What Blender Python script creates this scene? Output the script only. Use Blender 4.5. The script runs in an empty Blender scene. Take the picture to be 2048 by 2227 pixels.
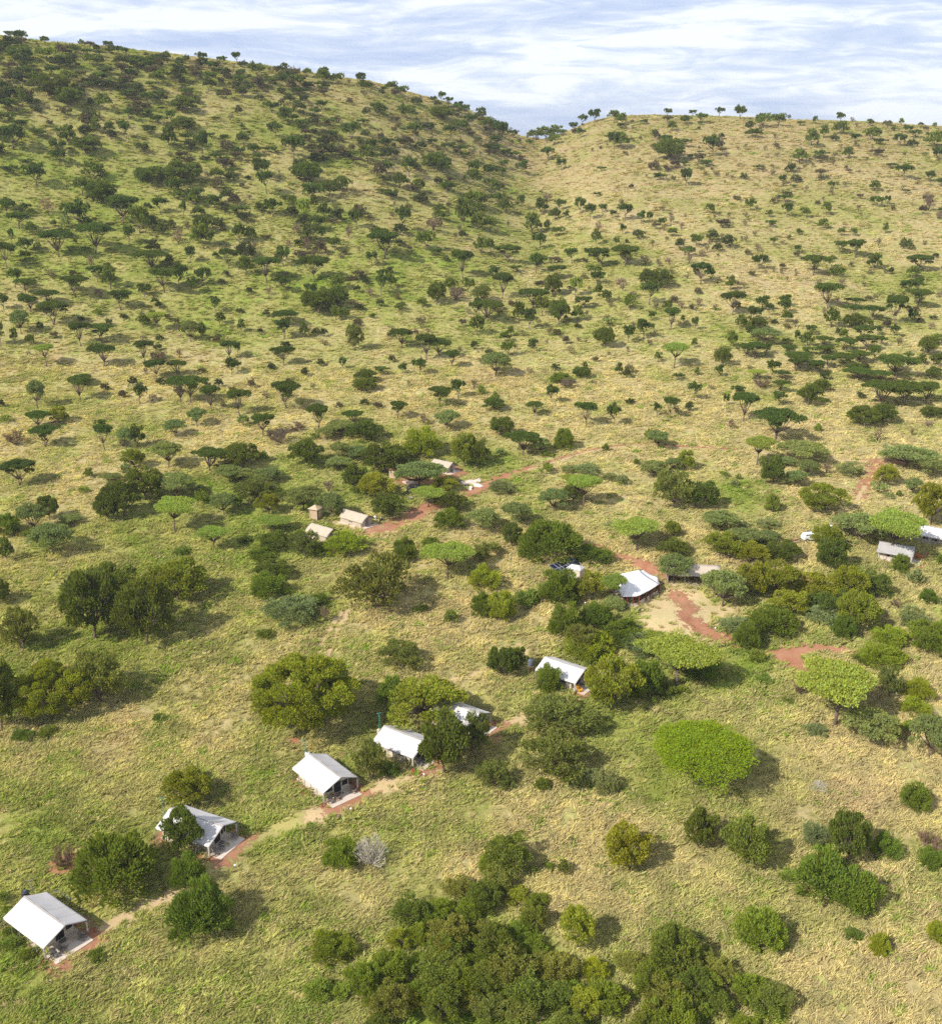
import bpy, math, random
import numpy as np
from mathutils import Vector, Matrix

# ------------------------------------------------------------------ camera, world, sun, exposure
SC = bpy.context.scene
COL = SC.collection
R = math.radians
SW, SH, F = 2048.0, 2227.0, 2300.0        # photograph frame and focal length in its pixels
PITCH = R(19.0)
K = 1.35                                   # metres per working unit
HC = 92.0 * K                              # camera height
SLOPE = 0.137                              # valley floor rises away from the camera
cam_d = bpy.data.cameras.new('camera')
cam_d.sensor_fit = 'VERTICAL'; cam_d.sensor_height = 24.0
cam_d.lens = 24.0 * F / SH
cam_d.clip_start = 1.0; cam_d.clip_end = 20000.0
cam = bpy.data.objects.new('camera', cam_d); COL.objects.link(cam)
cam.location = (0, 0, HC); cam.rotation_euler = (math.pi/2 - PITCH, 0, 0)
SC.camera = cam

SUN_EL = R(39.0)
SH_AZ = R(38.0)                            # shadows run right (+X) and a little away (+Y)
sun_dir = Vector((-math.cos(SH_AZ)*math.cos(SUN_EL), -math.sin(SH_AZ)*math.cos(SUN_EL), math.sin(SUN_EL)))
sd = bpy.data.lights.new('sun', 'SUN'); sd.energy = 4.3; sd.angle = R(0.55); sd.color = (1.0, 0.955, 0.88)
sun = bpy.data.objects.new('sun', sd); COL.objects.link(sun)
sun.rotation_euler = sun_dir.to_track_quat('Z', 'Y').to_euler()
sun.location = (0, 0, 400)

W = bpy.data.worlds.new('World'); SC.world = W; W.use_nodes = True
nt = W.node_tree; nt.nodes.clear()
def N(nt, t, **kw):
    n = nt.nodes.new(t)
    for k, v in kw.items():
        if k.startswith('i_'):
            key = k[2:]
            key = int(key) if key.isdigit() else key.replace('_', ' ')
            n.inputs[key].default_value = v
        else: setattr(n, k, v)
    return n
def mathn(nt, op, a, b=None, c=None, clamp=False):
    n = nt.nodes.new('ShaderNodeMath'); n.operation = op; n.use_clamp = clamp
    for i, v in enumerate((a, b, c)):
        if v is None: continue
        if isinstance(v, (int, float)): n.inputs[i].default_value = v
        else: nt.links.new(v, n.inputs[i])
    return n.outputs[0]
def mixc(nt, fac, a, b, blend='MIX'):
    n = nt.nodes.new('ShaderNodeMix'); n.data_type = 'RGBA'; n.blend_type = blend
    for s, v in ((0, fac), (6, a), (7, b)):
        if isinstance(v, (int, float)): n.inputs[s].default_value = v
        elif isinstance(v, (tuple, list)): n.inputs[s].default_value = tuple(v) + ((1,) if len(v) == 3 else ())
        else: nt.links.new(v, n.inputs[s])
    return n.outputs[2]
def ramp(nt, fac, stops):
    n = nt.nodes.new('ShaderNodeValToRGB'); cr = n.color_ramp
    while len(cr.elements) < len(stops): cr.elements.new(0.5)
    for e, (p, c) in zip(cr.elements, stops):
        e.position = p; e.color = (c, c, c, 1) if isinstance(c, (int, float)) else tuple(c) + (1,)
    nt.links.new(fac, n.inputs[0]); return n.outputs[0]
def noise(nt, vec, scale, detail=3, rough=0.55, dist=0.0):
    n = nt.nodes.new('ShaderNodeTexNoise')
    n.inputs['Scale'].default_value = scale; n.inputs['Detail'].default_value = detail
    n.inputs['Roughness'].default_value = rough; n.inputs['Distortion'].default_value = dist
    if vec is not None: nt.links.new(vec, n.inputs['Vector'])
    return n.outputs['Fac']

sky = N(nt, 'ShaderNodeTexSky', sky_type='NISHITA', sun_disc=False)
sky.sun_elevation = SUN_EL; sky.sun_rotation = math.atan2(sun_dir.x, sun_dir.y)
sky.altitude = 1500; sky.air_density = 1.0; sky.dust_density = 1.2
skyc = mixc(nt, 1.0, sky.outputs[0], (0.10, 0.10, 0.10), 'MULTIPLY')
tc = N(nt, 'ShaderNodeTexCoord')
mp = N(nt, 'ShaderNodeMapping'); mp.inputs['Scale'].default_value = (2.6, 2.6, 16.0)
mp.inputs['Rotation'].default_value = (0, 0, 0)
nt.links.new(tc.outputs['Generated'], mp.inputs['Vector'])
n1 = noise(nt, mp.outputs[0], 1.5, 5, 0.55, 0.9)
n2 = noise(nt, mp.outputs[0], 5.0, 8, 0.60, 1.2)
nn = mathn(nt, 'ADD', mathn(nt, 'MULTIPLY', n1, 0.66), mathn(nt, 'MULTIPLY', n2, 0.34))
white = ramp(nt, nn, [(0.40, 0.0), (0.49, 0.35), (0.57, 1.0)])
cloud = mixc(nt, white, (0.385, 0.465, 0.665), (0.76, 0.79, 0.83))
sep = N(nt, 'ShaderNodeSeparateXYZ'); nt.links.new(tc.outputs['Generated'], sep.inputs[0])
# thin layer of cloud: thick towards the horizon, opening up overhead where one looks through less of it
cover = ramp(nt, mathn(nt, 'ABSOLUTE', sep.outputs['Z']), [(0.0, 0.92), (0.18, 0.86), (0.6, 0.80), (1.0, 0.72)])
final = mixc(nt, cover, skyc, cloud)
bg = N(nt, 'ShaderNodeBackground', i_Strength=1.0); nt.links.new(final, bg.inputs['Color'])
wo = N(nt, 'ShaderNodeOutputWorld'); nt.links.new(bg.outputs[0], wo.inputs['Surface'])
SC.view_settings.view_transform = 'Standard'; SC.view_settings.look = 'None'
SC.view_settings.exposure = 0.50; SC.view_settings.gamma = 1.0; SC.view_settings.use_curve_mapping = False
SC.render.engine = 'CYCLES'
cy = SC.cycles
cy.use_denoising = False
cy.max_bounces = 5; cy.diffuse_bounces = 3; cy.glossy_bounces = 2; cy.transmission_bounces = 3; cy.transparent_max_bounces = 6
cy.caustics_reflective = False; cy.caustics_refractive = False

# ------------------------------------------------------------------ terrain function
rng = np.random.default_rng(7)
_T = {}
def vnoise(x, y, seed):
    if seed not in _T: _T[seed] = np.random.default_rng(seed).random((256, 256))
    T = _T[seed]
    xi = np.floor(x).astype(int); yi = np.floor(y).astype(int)
    fx = x - xi; fy = y - yi
    fx = fx*fx*(3-2*fx); fy = fy*fy*(3-2*fy)
    a = T[xi % 256, yi % 256]; b = T[(xi+1) % 256, yi % 256]
    c = T[xi % 256, (yi+1) % 256]; d = T[(xi+1) % 256, (yi+1) % 256]
    return (a*(1-fx)+b*fx)*(1-fy) + (c*(1-fx)+d*fx)*fy
def fbm(x, y, wl, seed, oct=4):
    s = np.zeros_like(x, dtype=float); amp = 1.0; tot = 0
    for o in range(oct):
        s += amp*(vnoise(x/wl*2**o+37.3*o, y/wl*2**o+11.7*o, seed+o) - 0.5); tot += amp*0.5; amp *= 0.5
    return s/tot                                         # about -1..1
SKY = [(-600, 60), (-200, 70), (0, 78), (95, 91), (227, 101), (341, 116), (454, 129), (568, 143), (680, 160), (806, 178), (900, 207),
       (972, 224), (1038, 247), (1091, 280), (1125, 293), (1157, 300), (1180, 303), (1230, 286), (1276, 266), (1330, 252),
       (1414, 249), (1580, 253), (1746, 260), (1878, 265), (2048, 275), (2400, 290)]
RID = [(-600, 510), (0, 525), (500, 545), (800, 560), (1000, 585), (1100, 605), (1160, 615), (1230, 615), (1330, 610), (1500, 610), (2048, 640), (2400, 660)]
def ray(px, py):
    px = np.asarray(px, float); py = np.asarray(py, float)
    a = (px-SW/2)/F; b = -(py-SH/2)/F
    dx = a; dy = math.cos(PITCH) + b*math.sin(PITCH); dz = -math.sin(PITCH) + b*math.cos(PITCH)
    return dx, dy, dz                                    # axial depth 1
_sx = np.array([p[0] for p in SKY], float); _sy = np.array([p[1] for p in SKY], float)
_dx, _dy, _dz = ray(_sx, _sy)
_az = np.arctan2(_dx, _dy); _el = _dz/np.hypot(_dx, _dy)
_rr = np.interp(_sx, [p[0] for p in RID], [p[1] for p in RID])*K
def smin_tab(az, tab, w=0.008):                          # gently smoothed lookup
    return sum(k*np.interp(az+w*j, _az, tab) for j, k in ((-2, 1), (-1, 4), (0, 6), (1, 4), (2, 1)))/16
R0 = 268*K
def hill_parts(x, y):
    az = np.arctan2(x, np.maximum(y, 1e-3)); r = np.hypot(x, y)
    te = smin_tab(az, _el, 0.004); RR = smin_tab(az, _rr, 0.035)
    return az, r, te, RR
def base_z(x, y):
    x = np.asarray(x, float); y = np.asarray(y, float)
    az, r, te, RR = hill_parts(x, y)
    ca = np.cos(az)
    plane = -HC + SLOPE*np.maximum(y, -150)
    m0 = SLOPE*ca; z0 = -HC + m0*R0
    top = 55.0*K
    r1 = RR-top; zR = RR*te
    mean = (zR-z0)/(RR-R0)
    m1 = mean*1.0+0.03
    z1 = zR - top*(m1+te)/2
    t = np.clip((r-R0)/(r1-R0), 0, 1); L = r1-R0
    herm = z0*(2*t**3-3*t**2+1) + L*m0*(t**3-2*t**2+t) + z1*(-2*t**3+3*t**2) + L*m1*(t**3-t**2)
    u = np.clip(r-r1, 0, top)
    rnd = m1*u + (te-m1)*u*u/(2*top)
    v = np.maximum(r-RR, 0); vs = (te+0.25)/0.0016
    back = np.where(v < vs, te*v-0.0008*v*v, te*vs-0.0008*vs*vs-0.25*(v-vs))
    hz = np.where(r > r1, z1+rnd+back, herm)
    z = np.where(r < R0, plane, hz)
    hm = np.clip((r-R0)/120, 0, 1)*np.clip((RR-10-r)/90, 0, 1)
    z = z + hm*(fbm(x, y, 95, 11, 3)*4.0 + fbm(x, y, 30, 21, 2)*0.9)
    z = z + fbm(x, y, 45, 31, 3)*0.5 + fbm(x, y, 7, 41, 2)*0.07
    z = np.maximum(z, -HC-12 + 0*z) + HC
    return z
PADS = []                                                # x, y, z, flat radius, fade
def ground(x, y):
    x = np.asarray(x, float); y = np.asarray(y, float)
    z = base_z(x, y)
    for (a, b, c, r0, fd) in PADS:
        d = np.hypot(x-a, y-b); m = np.clip(1-(d-r0)/fd, 0, 1); m = m*m*(3-2*m)
        z = z*(1-m)+c*m
    return z
def g1(x, y): return float(ground(np.array([x]), np.array([y]))[0])
def cast(px, py, fn=ground):
    """where the line of sight through photograph pixels meets the ground: x, y, z, axial depth"""
    px = np.atleast_1d(np.asarray(px, float)); py = np.atleast_1d(np.asarray(py, float))
    dx, dy, dz = ray(px, py)
    ts = np.concatenate([np.linspace(70, 420, 90), np.linspace(424, 1300, 220)])
    X = dx[:, None]*ts; Y = dy[:, None]*ts; Z = HC + dz[:, None]*ts
    below = Z < fn(X, Y)
    hit = below.any(1); i = np.where(hit, below.argmax(1), len(ts)-1); i = np.maximum(i, 1)
    lo = ts[i-1].copy(); hi = ts[i].copy()
    for _ in range(14):
        m = (lo+hi)/2; b = (HC+dz*m) < fn(dx*m, dy*m)
        hi = np.where(b, m, hi); lo = np.where(b, lo, m)
    t = (lo+hi)/2
    return dx*t, dy*t, fn(dx*t, dy*t), t, hit
def on_plane(px, py, z):
    dx, dy, dz = ray(px, py); t = (z-HC)/dz
    return np.array([float(dx*t), float(dy*t)]), float(t)
# ------------------------------------------------------------------ object helpers
def mesh_np(name, V, polys, mat=None, uvcol=None, smooth=False, matidx=None):
    """polys: (n,3) or (n,4) int array or list of arrays"""
    if isinstance(polys, np.ndarray): polys = [polys]
    me = bpy.data.meshes.new(name)
    V = np.asarray(V, np.float32)
    me.vertices.add(len(V)); me.vertices.foreach_set('co', V.ravel())
    idx = np.concatenate([p.ravel() for p in polys]); cnt = np.concatenate([np.full(len(p), p.shape[1]) for p in polys])
    me.loops.add(len(idx)); me.loops.foreach_set('vertex_index', idx.astype(np.int32))
    me.polygons.add(len(cnt)); st = np.concatenate([[0], np.cumsum(cnt)[:-1]])
    me.polygons.foreach_set('loop_start', st.astype(np.int32))
    if smooth: me.polygons.foreach_set('use_smooth', np.ones(len(cnt), bool))
    mats = mat if isinstance(mat, (list, tuple)) else [mat]
    for m in mats:
        if m is not None: me.materials.append(m)
    if matidx is not None: me.polygons.foreach_set('material_index', np.asarray(matidx, np.int32))
    me.update(calc_edges=True); me.validate()
    return me
def obj(name, me, parent=None, label=None, cat=None, group=None, kind=None):
    o = bpy.data.objects.new(name, me); COL.objects.link(o)
    if parent is not None: o.parent = parent
    tag(o, label, cat, group, kind); return o
def tag(o, label=None, cat=None, group=None, kind=None):
    if label: o['label'] = label
    if cat: o['category'] = cat
    if group: o['group'] = group
    if kind: o['kind'] = kind
    return o
def thing(name, label, cat, loc=(0, 0, 0), rz=0.0, group=None, scale=(1, 1, 1)):
    o = bpy.data.objects.new(name, None); COL.objects.link(o); o.empty_display_size = 0.5
    o.location = loc; o.rotation_euler = (0, 0, rz); o.scale = scale
    return tag(o, label, cat, group)
class MB:
    def __init__(s): s.v = []; s.f = []
    def add(s, V, Fs):
        b = len(s.v); s.v += [tuple(p) for p in V]; s.f += [tuple(i+b for i in f) for f in Fs]; return s
    def box(s, c, d, rz=0.0, M=None):
        x, y, z = [q/2 for q in d]; ca, sa = math.cos(rz), math.sin(rz)
        P = []
        for dz in (-z, z):
            for ax, ay in ((-x, -y), (x, -y), (x, y), (-x, y)):
                p = Vector((c[0]+ax*ca-ay*sa, c[1]+ax*sa+ay*ca, c[2]+dz)); P.append(M @ p if M else p)
        return s.add(P, [(3, 2, 1, 0), (4, 5, 6, 7), (0, 1, 5, 4), (1, 2, 6, 5), (2, 3, 7, 6), (3, 0, 4, 7)])
    def tube(s, pts, rad, n=6):
        pts = [Vector(p) for p in pts]; rs = rad if isinstance(rad, (list, tuple)) else [rad]*len(pts)
        rings = []
        for i, p in enumerate(pts):
            d = (pts[min(i+1, len(pts)-1)]-pts[max(i-1, 0)]).normalized()
            a = d.cross(Vector((0.3, 0.1, 1)) if abs(d.z) < 0.9 else Vector((1, 0.2, 0))).normalized(); b = d.cross(a)
            rings.append([p+(a*math.cos(2*math.pi*k/n)+b*math.sin(2*math.pi*k/n))*rs[i] for k in range(n)])
        V = [q for r in rings for q in r]; Fs = []
        for i in range(len(pts)-1):
            for k in range(n): Fs.append((i*n+k, i*n+(k+1) % n, (i+1)*n+(k+1) % n, (i+1)*n+k))
        Fs.append(tuple(range(n))[::-1]); Fs.append(tuple((len(pts)-1)*n+k for k in range(n)))
        return s.add(V, Fs)
    def lathe(s, prof, c=(0, 0, 0), n=16):
        V = []; Fs = []
        for r, z in prof:
            for k in range(n): V.append((c[0]+r*math.cos(2*math.pi*k/n), c[1]+r*math.sin(2*math.pi*k/n), c[2]+z))
        for i in range(len(prof)-1):
            for k in range(n): Fs.append((i*n+k, i*n+(k+1) % n, (i+1)*n+(k+1) % n, (i+1)*n+k))
        Fs.append(tuple(range(n))[::-1]); Fs.append(tuple((len(prof)-1)*n+k for k in range(n)))
        return s.add(V, Fs)
    def sheet(s, P, nx, ny, fn, th=0.03):
        """thin cloth: fn(u,v)->point, with thickness"""
        top = [Vector(fn(i/nx, j/ny)) for j in range(ny+1) for i in range(nx+1)]
        n = (nx+1)*(ny+1); V = top+[p-Vector((0, 0, th)) for p in top]; Fs = []
        for j in range(ny):
            for i in range(nx):
                a = j*(nx+1)+i; Fs.append((a, a+1, a+nx+2, a+nx+1)); Fs.append((n+a+nx+1, n+a+nx+2, n+a+1, n+a))
        for i in range(nx):
            Fs.append((i+1, i, n+i, n+i+1)); a = ny*(nx+1)+i; Fs.append((a, a+1, n+a+1, n+a))
        for j in range(ny):
            a = j*(nx+1); b = a+nx+1; Fs.append((a, b, n+b, n+a)); a += nx; b += nx; Fs.append((b, a, n+a, n+b))
        return s.add(V, Fs)
    def mesh(s, name, mat, smooth=False):
        me = bpy.data.meshes.new(name); me.from_pydata([tuple(v) for v in s.v], [], s.f)
        if mat: me.materials.append(mat)
        if smooth:
            for p in me.polygons: p.use_smooth = True
        me.update(); return me
    def build(s, name, mat, parent=None, smooth=False, **kw): return obj(name, s.mesh(name, mat, smooth), parent, **kw)

# ------------------------------------------------------------------ materials
def mat(name, col, rough=0.8, spec=0.3, var=0.0, vscale=6.0, bump=0.0, bscale=30.0, metal=0.0, dirt=None, dscale=1.5):
    m = bpy.data.materials.new(name); m.use_nodes = True; t = m.node_tree; b = t.nodes['Principled BSDF']
    b.inputs['Roughness'].default_value = rough; b.inputs['Metallic'].default_value = metal
    b.inputs['Specular IOR Level'].default_value = spec
    g = N(t, 'ShaderNodeTexCoord').outputs['Object']
    c = None
    f = noise(t, g, vscale, 4, 0.6)
    c = mixc(t, f, tuple(q*(1-var) for q in col), tuple(min(1, q*(1+var)) for q in col))
    if dirt:
        c = mixc(t, mathn(t, 'MULTIPLY', ramp(t, noise(t, g, dscale, 5, 0.65), [(0.48, 0.0), (0.72, 1.0)]), dirt[3]), c, dirt[:3])
    t.links.new(c, b.inputs['Base Color'])
    if bump:
        bn = N(t, 'ShaderNodeBump', i_Strength=bump, i_Distance=0.05); t.links.new(noise(t, g, bscale, 4, 0.6), bn.inputs['Height'])
        t.links.new(bn.outputs[0], b.inputs['Normal'])
    return m
M_canvas = mat('white_canvas', (0.575, 0.545, 0.525), 0.75, 0.2, 0.04, 0.8, 0.25, 2.0, dirt=(0.50, 0.43, 0.37, 0.35), dscale=0.5)
M_canvas_new = mat('bright_canvas', (0.80, 0.77, 0.74), 0.8, 0.2, 0.04, 0.8, 0.2, 2.0, dirt=(0.62, 0.54, 0.46, 0.3), dscale=0.4)
M_canvas_grey = mat('weathered_canvas', (0.40, 0.385, 0.37), 0.8, 0.2, 0.10, 0.9, 0.25, 2.0, dirt=(0.25, 0.22, 0.19, 0.7), dscale=0.45)
M_canvas_wall = mat('cream_canvas', (0.56, 0.50, 0.41), 0.85, 0.2, 0.06, 1.0, 0.2, 3.0, dirt=(0.40, 0.24, 0.16, 0.6), dscale=0.7)
M_canvas_tan = mat('tan_canvas', (0.46, 0.385, 0.295), 0.85, 0.2, 0.08, 1.0, 0.25, 3.0, dirt=(0.38, 0.29, 0.2, 0.5), dscale=0.8)
M_canvas_dark = mat('dark_canvas', (0.20, 0.18, 0.16), 0.85, 0.2, 0.12, 1.0, 0.2, 3.0)
M_mesh = mat('dark_mesh', (0.018, 0.018, 0.02), 0.6, 0.3, 0.2, 4.0)
M_trim = mat('dark_trim', (0.16, 0.14, 0.12), 0.8, 0.2, 0.1, 3.0)
M_slab = mat('concrete_slab', (0.60, 0.51, 0.42), 0.9, 0.2, 0.10, 1.2, 0.2, 8.0, dirt=(0.42, 0.24, 0.16, 0.45), dscale=0.7)
M_pole = mat('metal_pole', (0.28, 0.26, 0.24), 0.5, 0.4, 0.1, 5.0)
M_redpole = mat('red_brown_pole', (0.22, 0.06, 0.03), 0.7, 0.3, 0.15, 5.0)
M_wood = mat('brown_wood', (0.20, 0.11, 0.06), 0.8, 0.25, 0.3, 9.0)
M_palewood = mat('pale_wood', (0.52, 0.38, 0.25), 0.8, 0.2, 0.15, 5.0)
M_tank = mat('black_plastic', (0.018, 0.02, 0.026), 0.45, 0.4, 0.2, 2.0, dirt=(0.12, 0.09, 0.07, 0.5))
M_tankgrey = mat('blue_grey_plastic', (0.09, 0.11, 0.15), 0.5, 0.4, 0.15, 2.0, dirt=(0.2, 0.15, 0.12, 0.4))
M_teal = mat('teal_paint', (0.06, 0.32, 0.26), 0.5, 0.4, 0.1, 4.0)
M_yellow = mat('yellow_fabric', (0.85, 0.42, 0.01), 0.8, 0.2, 0.08, 4.0)
M_orange = mat('orange_fabric', (0.75, 0.10, 0.02), 0.8, 0.2, 0.08, 4.0)
M_red = mat('pink_red_plastic', (0.6, 0.05, 0.10), 0.6, 0.3, 0.08, 4.0)
M_blue = mat('blue_plastic', (0.03, 0.12, 0.38), 0.5, 0.4, 0.1, 4.0)
M_white = mat('white_plastic', (0.78, 0.78, 0.76), 0.5, 0.4, 0.05, 4.0)
M_sheet = mat('pale_tarpaulin', (0.66, 0.50, 0.42), 0.8, 0.2, 0.15, 2.0, 0.5, 4.0)
M_panel = mat('solar_cells', (0.012, 0.018, 0.045), 0.25, 0.5, 0.2, 3.0)
M_alu = mat('aluminium', (0.6, 0.61, 0.63), 0.4, 0.5, 0.05, 5.0, metal=0.6)
M_glass = mat('dark_glass', (0.02, 0.025, 0.03), 0.1, 0.5, 0.1, 3.0)
M_rubber = mat('black_rubber', (0.02, 0.02, 0.02), 0.9, 0.2, 0.1, 3.0)
M_fur = mat('tan_fur', (0.42, 0.27, 0.14), 0.9, 0.1, 0.12, 6.0)

def foliage_mat(name, source, translucent=0.38, warm=(1.45, 1.30, 0.75), spread=0.75):
    m = bpy.data.materials.new(name); m.use_nodes = True; t = m.node_tree; t.nodes.clear()
    if source == 'object': base = N(t, 'ShaderNodeObjectInfo').outputs['Color']
    else:
        a = N(t, 'ShaderNodeAttribute', attribute_type='INSTANCER', attribute_name='tint'); base = a.outputs['Color']
    geo = N(t, 'ShaderNodeNewGeometry')
    rnd = geo.outputs['Random Per Island']
    h = N(t, 'ShaderNodeHueSaturation'); t.links.new(base, h.inputs['Color'])
    t.links.new(mathn(t, 'MULTIPLY_ADD', rnd, 0.05, 0.475), h.inputs['Hue'])
    t.links.new(mathn(t, 'MULTIPLY_ADD', rnd, spread, 1-spread/2), h.inputs['Value'])
    big = noise(t, N(t, 'ShaderNodeTexCoord').outputs['Object'], 1.7, 3, 0.6)
    c = mixc(t, big, h.outputs[0], mixc(t, 1.0, h.outputs[0], warm, 'MULTIPLY'))
    d = N(t, 'ShaderNodeBsdfDiffuse', i_Roughness=0.6); t.links.new(c, d.inputs['Color'])
    tr = N(t, 'ShaderNodeBsdfTranslucent'); t.links.new(mixc(t, 1.0, c, (1.3, 1.35, 0.6), 'MULTIPLY'), tr.inputs['Color'])
    mx = N(t, 'ShaderNodeMixShader', i_0=translucent); t.links.new(d.outputs[0], mx.inputs[1]); t.links.new(tr.outputs[0], mx.inputs[2])
    o = N(t, 'ShaderNodeOutputMaterial'); t.links.new(mx.outputs[0], o.inputs['Surface']); return m
M_leaf = foliage_mat('foliage', 'object')
M_leaf_i = foliage_mat('far_foliage', 'inst')
M_grassblade = foliage_mat('grass_blades', 'inst', 0.30, (1.10, 1.08, 0.95), 0.40)
M_bark = mat('grey_brown_bark', (0.17, 0.125, 0.095), 0.95, 0.1, 0.35, 9.0, 0.4, 20.0)
M_barkpale = mat('pale_dead_wood', (0.50, 0.45, 0.38), 0.95, 0.1, 0.2, 9.0)
M_twig = mat('purple_brown_twigs', (0.20, 0.13, 0.12), 0.95, 0.1, 0.3, 9.0)

# ------------------------------------------------------------------ plants: leaf clouds and branches
def unit(a): return a/np.maximum(np.linalg.norm(a, axis=-1, keepdims=True), 1e-9)
def leaves(C, D, ln, wd, g, jit=0.6):
    """one kite-shaped leaf spray per point, growing along D"""
    n = len(C); D = unit(D + jit*g.normal(size=(n, 3)))
    S = unit(np.cross(D, g.normal(size=(n, 3)))); l = ln*g.uniform(0.6, 1.35, (n, 1)); w = wd*g.uniform(0.6, 1.3, (n, 1))
    bend = np.cross(S, D)*l*0.18
    V = np.stack([C-D*l*0.5, C+S*w*0.5+bend, C+D*l*0.5, C-S*w*0.5+bend], 1).reshape(-1, 3)
    return V, np.arange(n*4).reshape(-1, 4)
def crown_round(seed, n, M, rc, ln, wd, zc=0.56, rz=0.44, fill=0.35, low=0.0, jit=0.55, updir=0.3, flat=0.85):
    g = np.random.default_rng(seed)
    d = unit(g.normal(size=(M*3, 3))); d = d[d[:, 2] > -0.75+low][:M]; M = len(d)
    rad = (1-rc)*np.where(g.random(M) < fill, g.uniform(0.25, 0.8, M), g.uniform(0.86, 1.04, M))
    lump = 1+0.13*np.sin(3*np.arctan2(d[:, 1], d[:, 0])+seed)+0.07*np.sin(5*np.arctan2(d[:, 1], d[:, 0])+2*seed)
    cc = d*rad[:, None]*lump[:, None]; cc[:, 2] = cc[:, 2]*rz/(1.0)*1.0
    cc = cc*np.array([1, 1, 1.0]); cc[:, 2] += zc
    k = g.integers(0, M, n); e = unit(g.normal(size=(n, 3))); e[:, 2] = np.where(e[:, 2] < -0.2, -e[:, 2]*0.6, e[:, 2])
    rr = rc*g.uniform(0.7, 1.3, M)[k]*g.uniform(0.55, 1.0, n)**0.6
    P = cc[k]+e*rr[:, None]*np.array([1, 1, flat*min(1, rz*1.9)])
    P[:, 2] = np.maximum(P[:, 2], 0.015)
    out = unit(P-np.array([0, 0, zc*0.6]))
    return leaves(P, 0.6*e+out+np.array([0, 0, updir]), ln, wd, g, jit)
def crown_umbrella(seed, n, M, ln, wd, thick=0.07, dome=0.16, ragged=0.25, under=0.12, ps=1.0):
    g = np.random.default_rng(seed)
    a = g.uniform(0, 2*math.pi, M); r = np.sqrt(g.random(M))*0.82
    edge = 1+ragged*0.5*np.sin(2*a+seed)+ragged*0.35*np.sin(5*a+seed*1.7)
    pr = g.uniform(0.20, 0.34, M)*ps
    cx = r*np.cos(a)*edge*0.94; cy = r*np.sin(a)*edge*0.94
    cz = 0.95-thick-dome*r*r+g.uniform(-0.035, 0.03, M)*(1+ragged)
    low = g.random(M) < under; cz = np.where(low, cz-g.uniform(0.10, 0.26, M), cz)
    k = g.integers(0, M, n); e = unit(g.normal(size=(n, 3)))
    e[:, 2] = np.where(g.random(n) < 0.75, np.abs(e[:, 2]), e[:, 2])
    P = np.stack([cx[k], cy[k], cz[k]], 1)+e*(pr[k]*g.uniform(0.3, 1.0, n)**0.5)[:, None]*np.array([1, 1, thick/0.27])
    return leaves(P, e*np.array([1, 1, 0.6])+np.array([0, 0, 0.35]), ln, wd, g, 0.7), np.stack([cx, cy, cz], 1)
def branches(mb, seed, tips, z0, r0, fork=0.38, n=5, lean=0.06, stems=1, rad_tip=0.006, bow=0.10):
    rr = random.Random(seed)
    for s in range(stems):
        sx, sy = rr.uniform(-lean, lean)*stems, rr.uniform(-lean, lean)*stems
        f = Vector((sx*1.6, sy*1.6, fork)); q = r0/math.sqrt(stems)
        mb.tube([(sx*0.3, sy*0.3, z0), (sx*0.7+rr.uniform(-.02, .02), sy*0.7, z0+(fork-z0)*0.5), f], [q*1.25, q*0.95, q*0.75], n+1)
        mine = tips[s::stems]
        for i, t in enumerate(mine):
            t = Vector(t); m = f.lerp(t, 0.5)+Vector((rr.uniform(-bow, bow)*.4, rr.uniform(-bow, bow)*.4, -bow*0.5))
            mb.tube([f, m, t], [q*0.55, q*0.36, rad_tip], max(3, n-1))
def join2(name, leafVF, mb, mleaf, mbark):
    V1, F1 = leafVF
    V2 = np.array([tuple(v) for v in mb.v]) if mb.v else np.zeros((0, 3)); off = len(V1)
    q4 = [f for f in mb.f if len(f) == 4]; tri = []
    for f in mb.f:
        if len(f) != 4: tri += [(f[0], f[i], f[i+1]) for i in range(1, len(f)-1)]
    polys = [F1]; mi = [0]*len(F1)
    if q4: polys.append(np.array(q4)+off); mi += [1]*len(q4)
    if tri: polys.append(np.array(tri)+off); mi += [1]*len(tri)
    return mesh_np(name, np.concatenate([V1, V2]), polys, [mleaf, mbark], matidx=mi)
def leafmesh(name, vf, m): return mesh_np(name, vf[0], vf[1], m)
def some(tips, k, seed):
    g = random.Random(seed); t = [tuple(p) for p in tips]; g.shuffle(t); return t[:k]
HI = {}; LO = {}; LOI = {}
def hi_umb(key, seed, n=6500, M=34, ln=0.075, wd=0.045, stems=1, fork=0.34, r0=0.045, **kw):
    vf, tips = crown_umbrella(seed, n, M, ln, wd, **kw)
    mb = MB(); branches(mb, seed, some(tips-np.array([0, 0, 0.02]), 15, seed), -0.02, r0, fork, 5, stems=stems)
    HI.setdefault(key, []).append((leafmesh('crown', vf, M_leaf), mb.mesh('trunk', M_bark, True)))
def hi_round(key, seed, n=7000, M=60, rc=0.22, ln=0.085, wd=0.045, trunk=True, fork=0.22, r0=0.05, stems=1, bark=None, **kw):
    vf = crown_round(seed, n, M, rc, ln, wd, **kw)
    g = np.random.default_rng(seed+5); d = unit(g.normal(size=(14, 3))); d[:, 2] = np.abs(d[:, 2])
    tips = d*np.array([0.75, 0.75, 0.34])+np.array([0, 0, kw.get('zc', 0.56)])
    mb = MB(); branches(mb, seed, [tuple(t) for t in tips], -0.02, r0, fork, 5, stems=stems)
    HI.setdefault(key, []).append((leafmesh('crown', vf, M_leaf), mb.mesh('trunk', bark or M_bark, True)))
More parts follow.
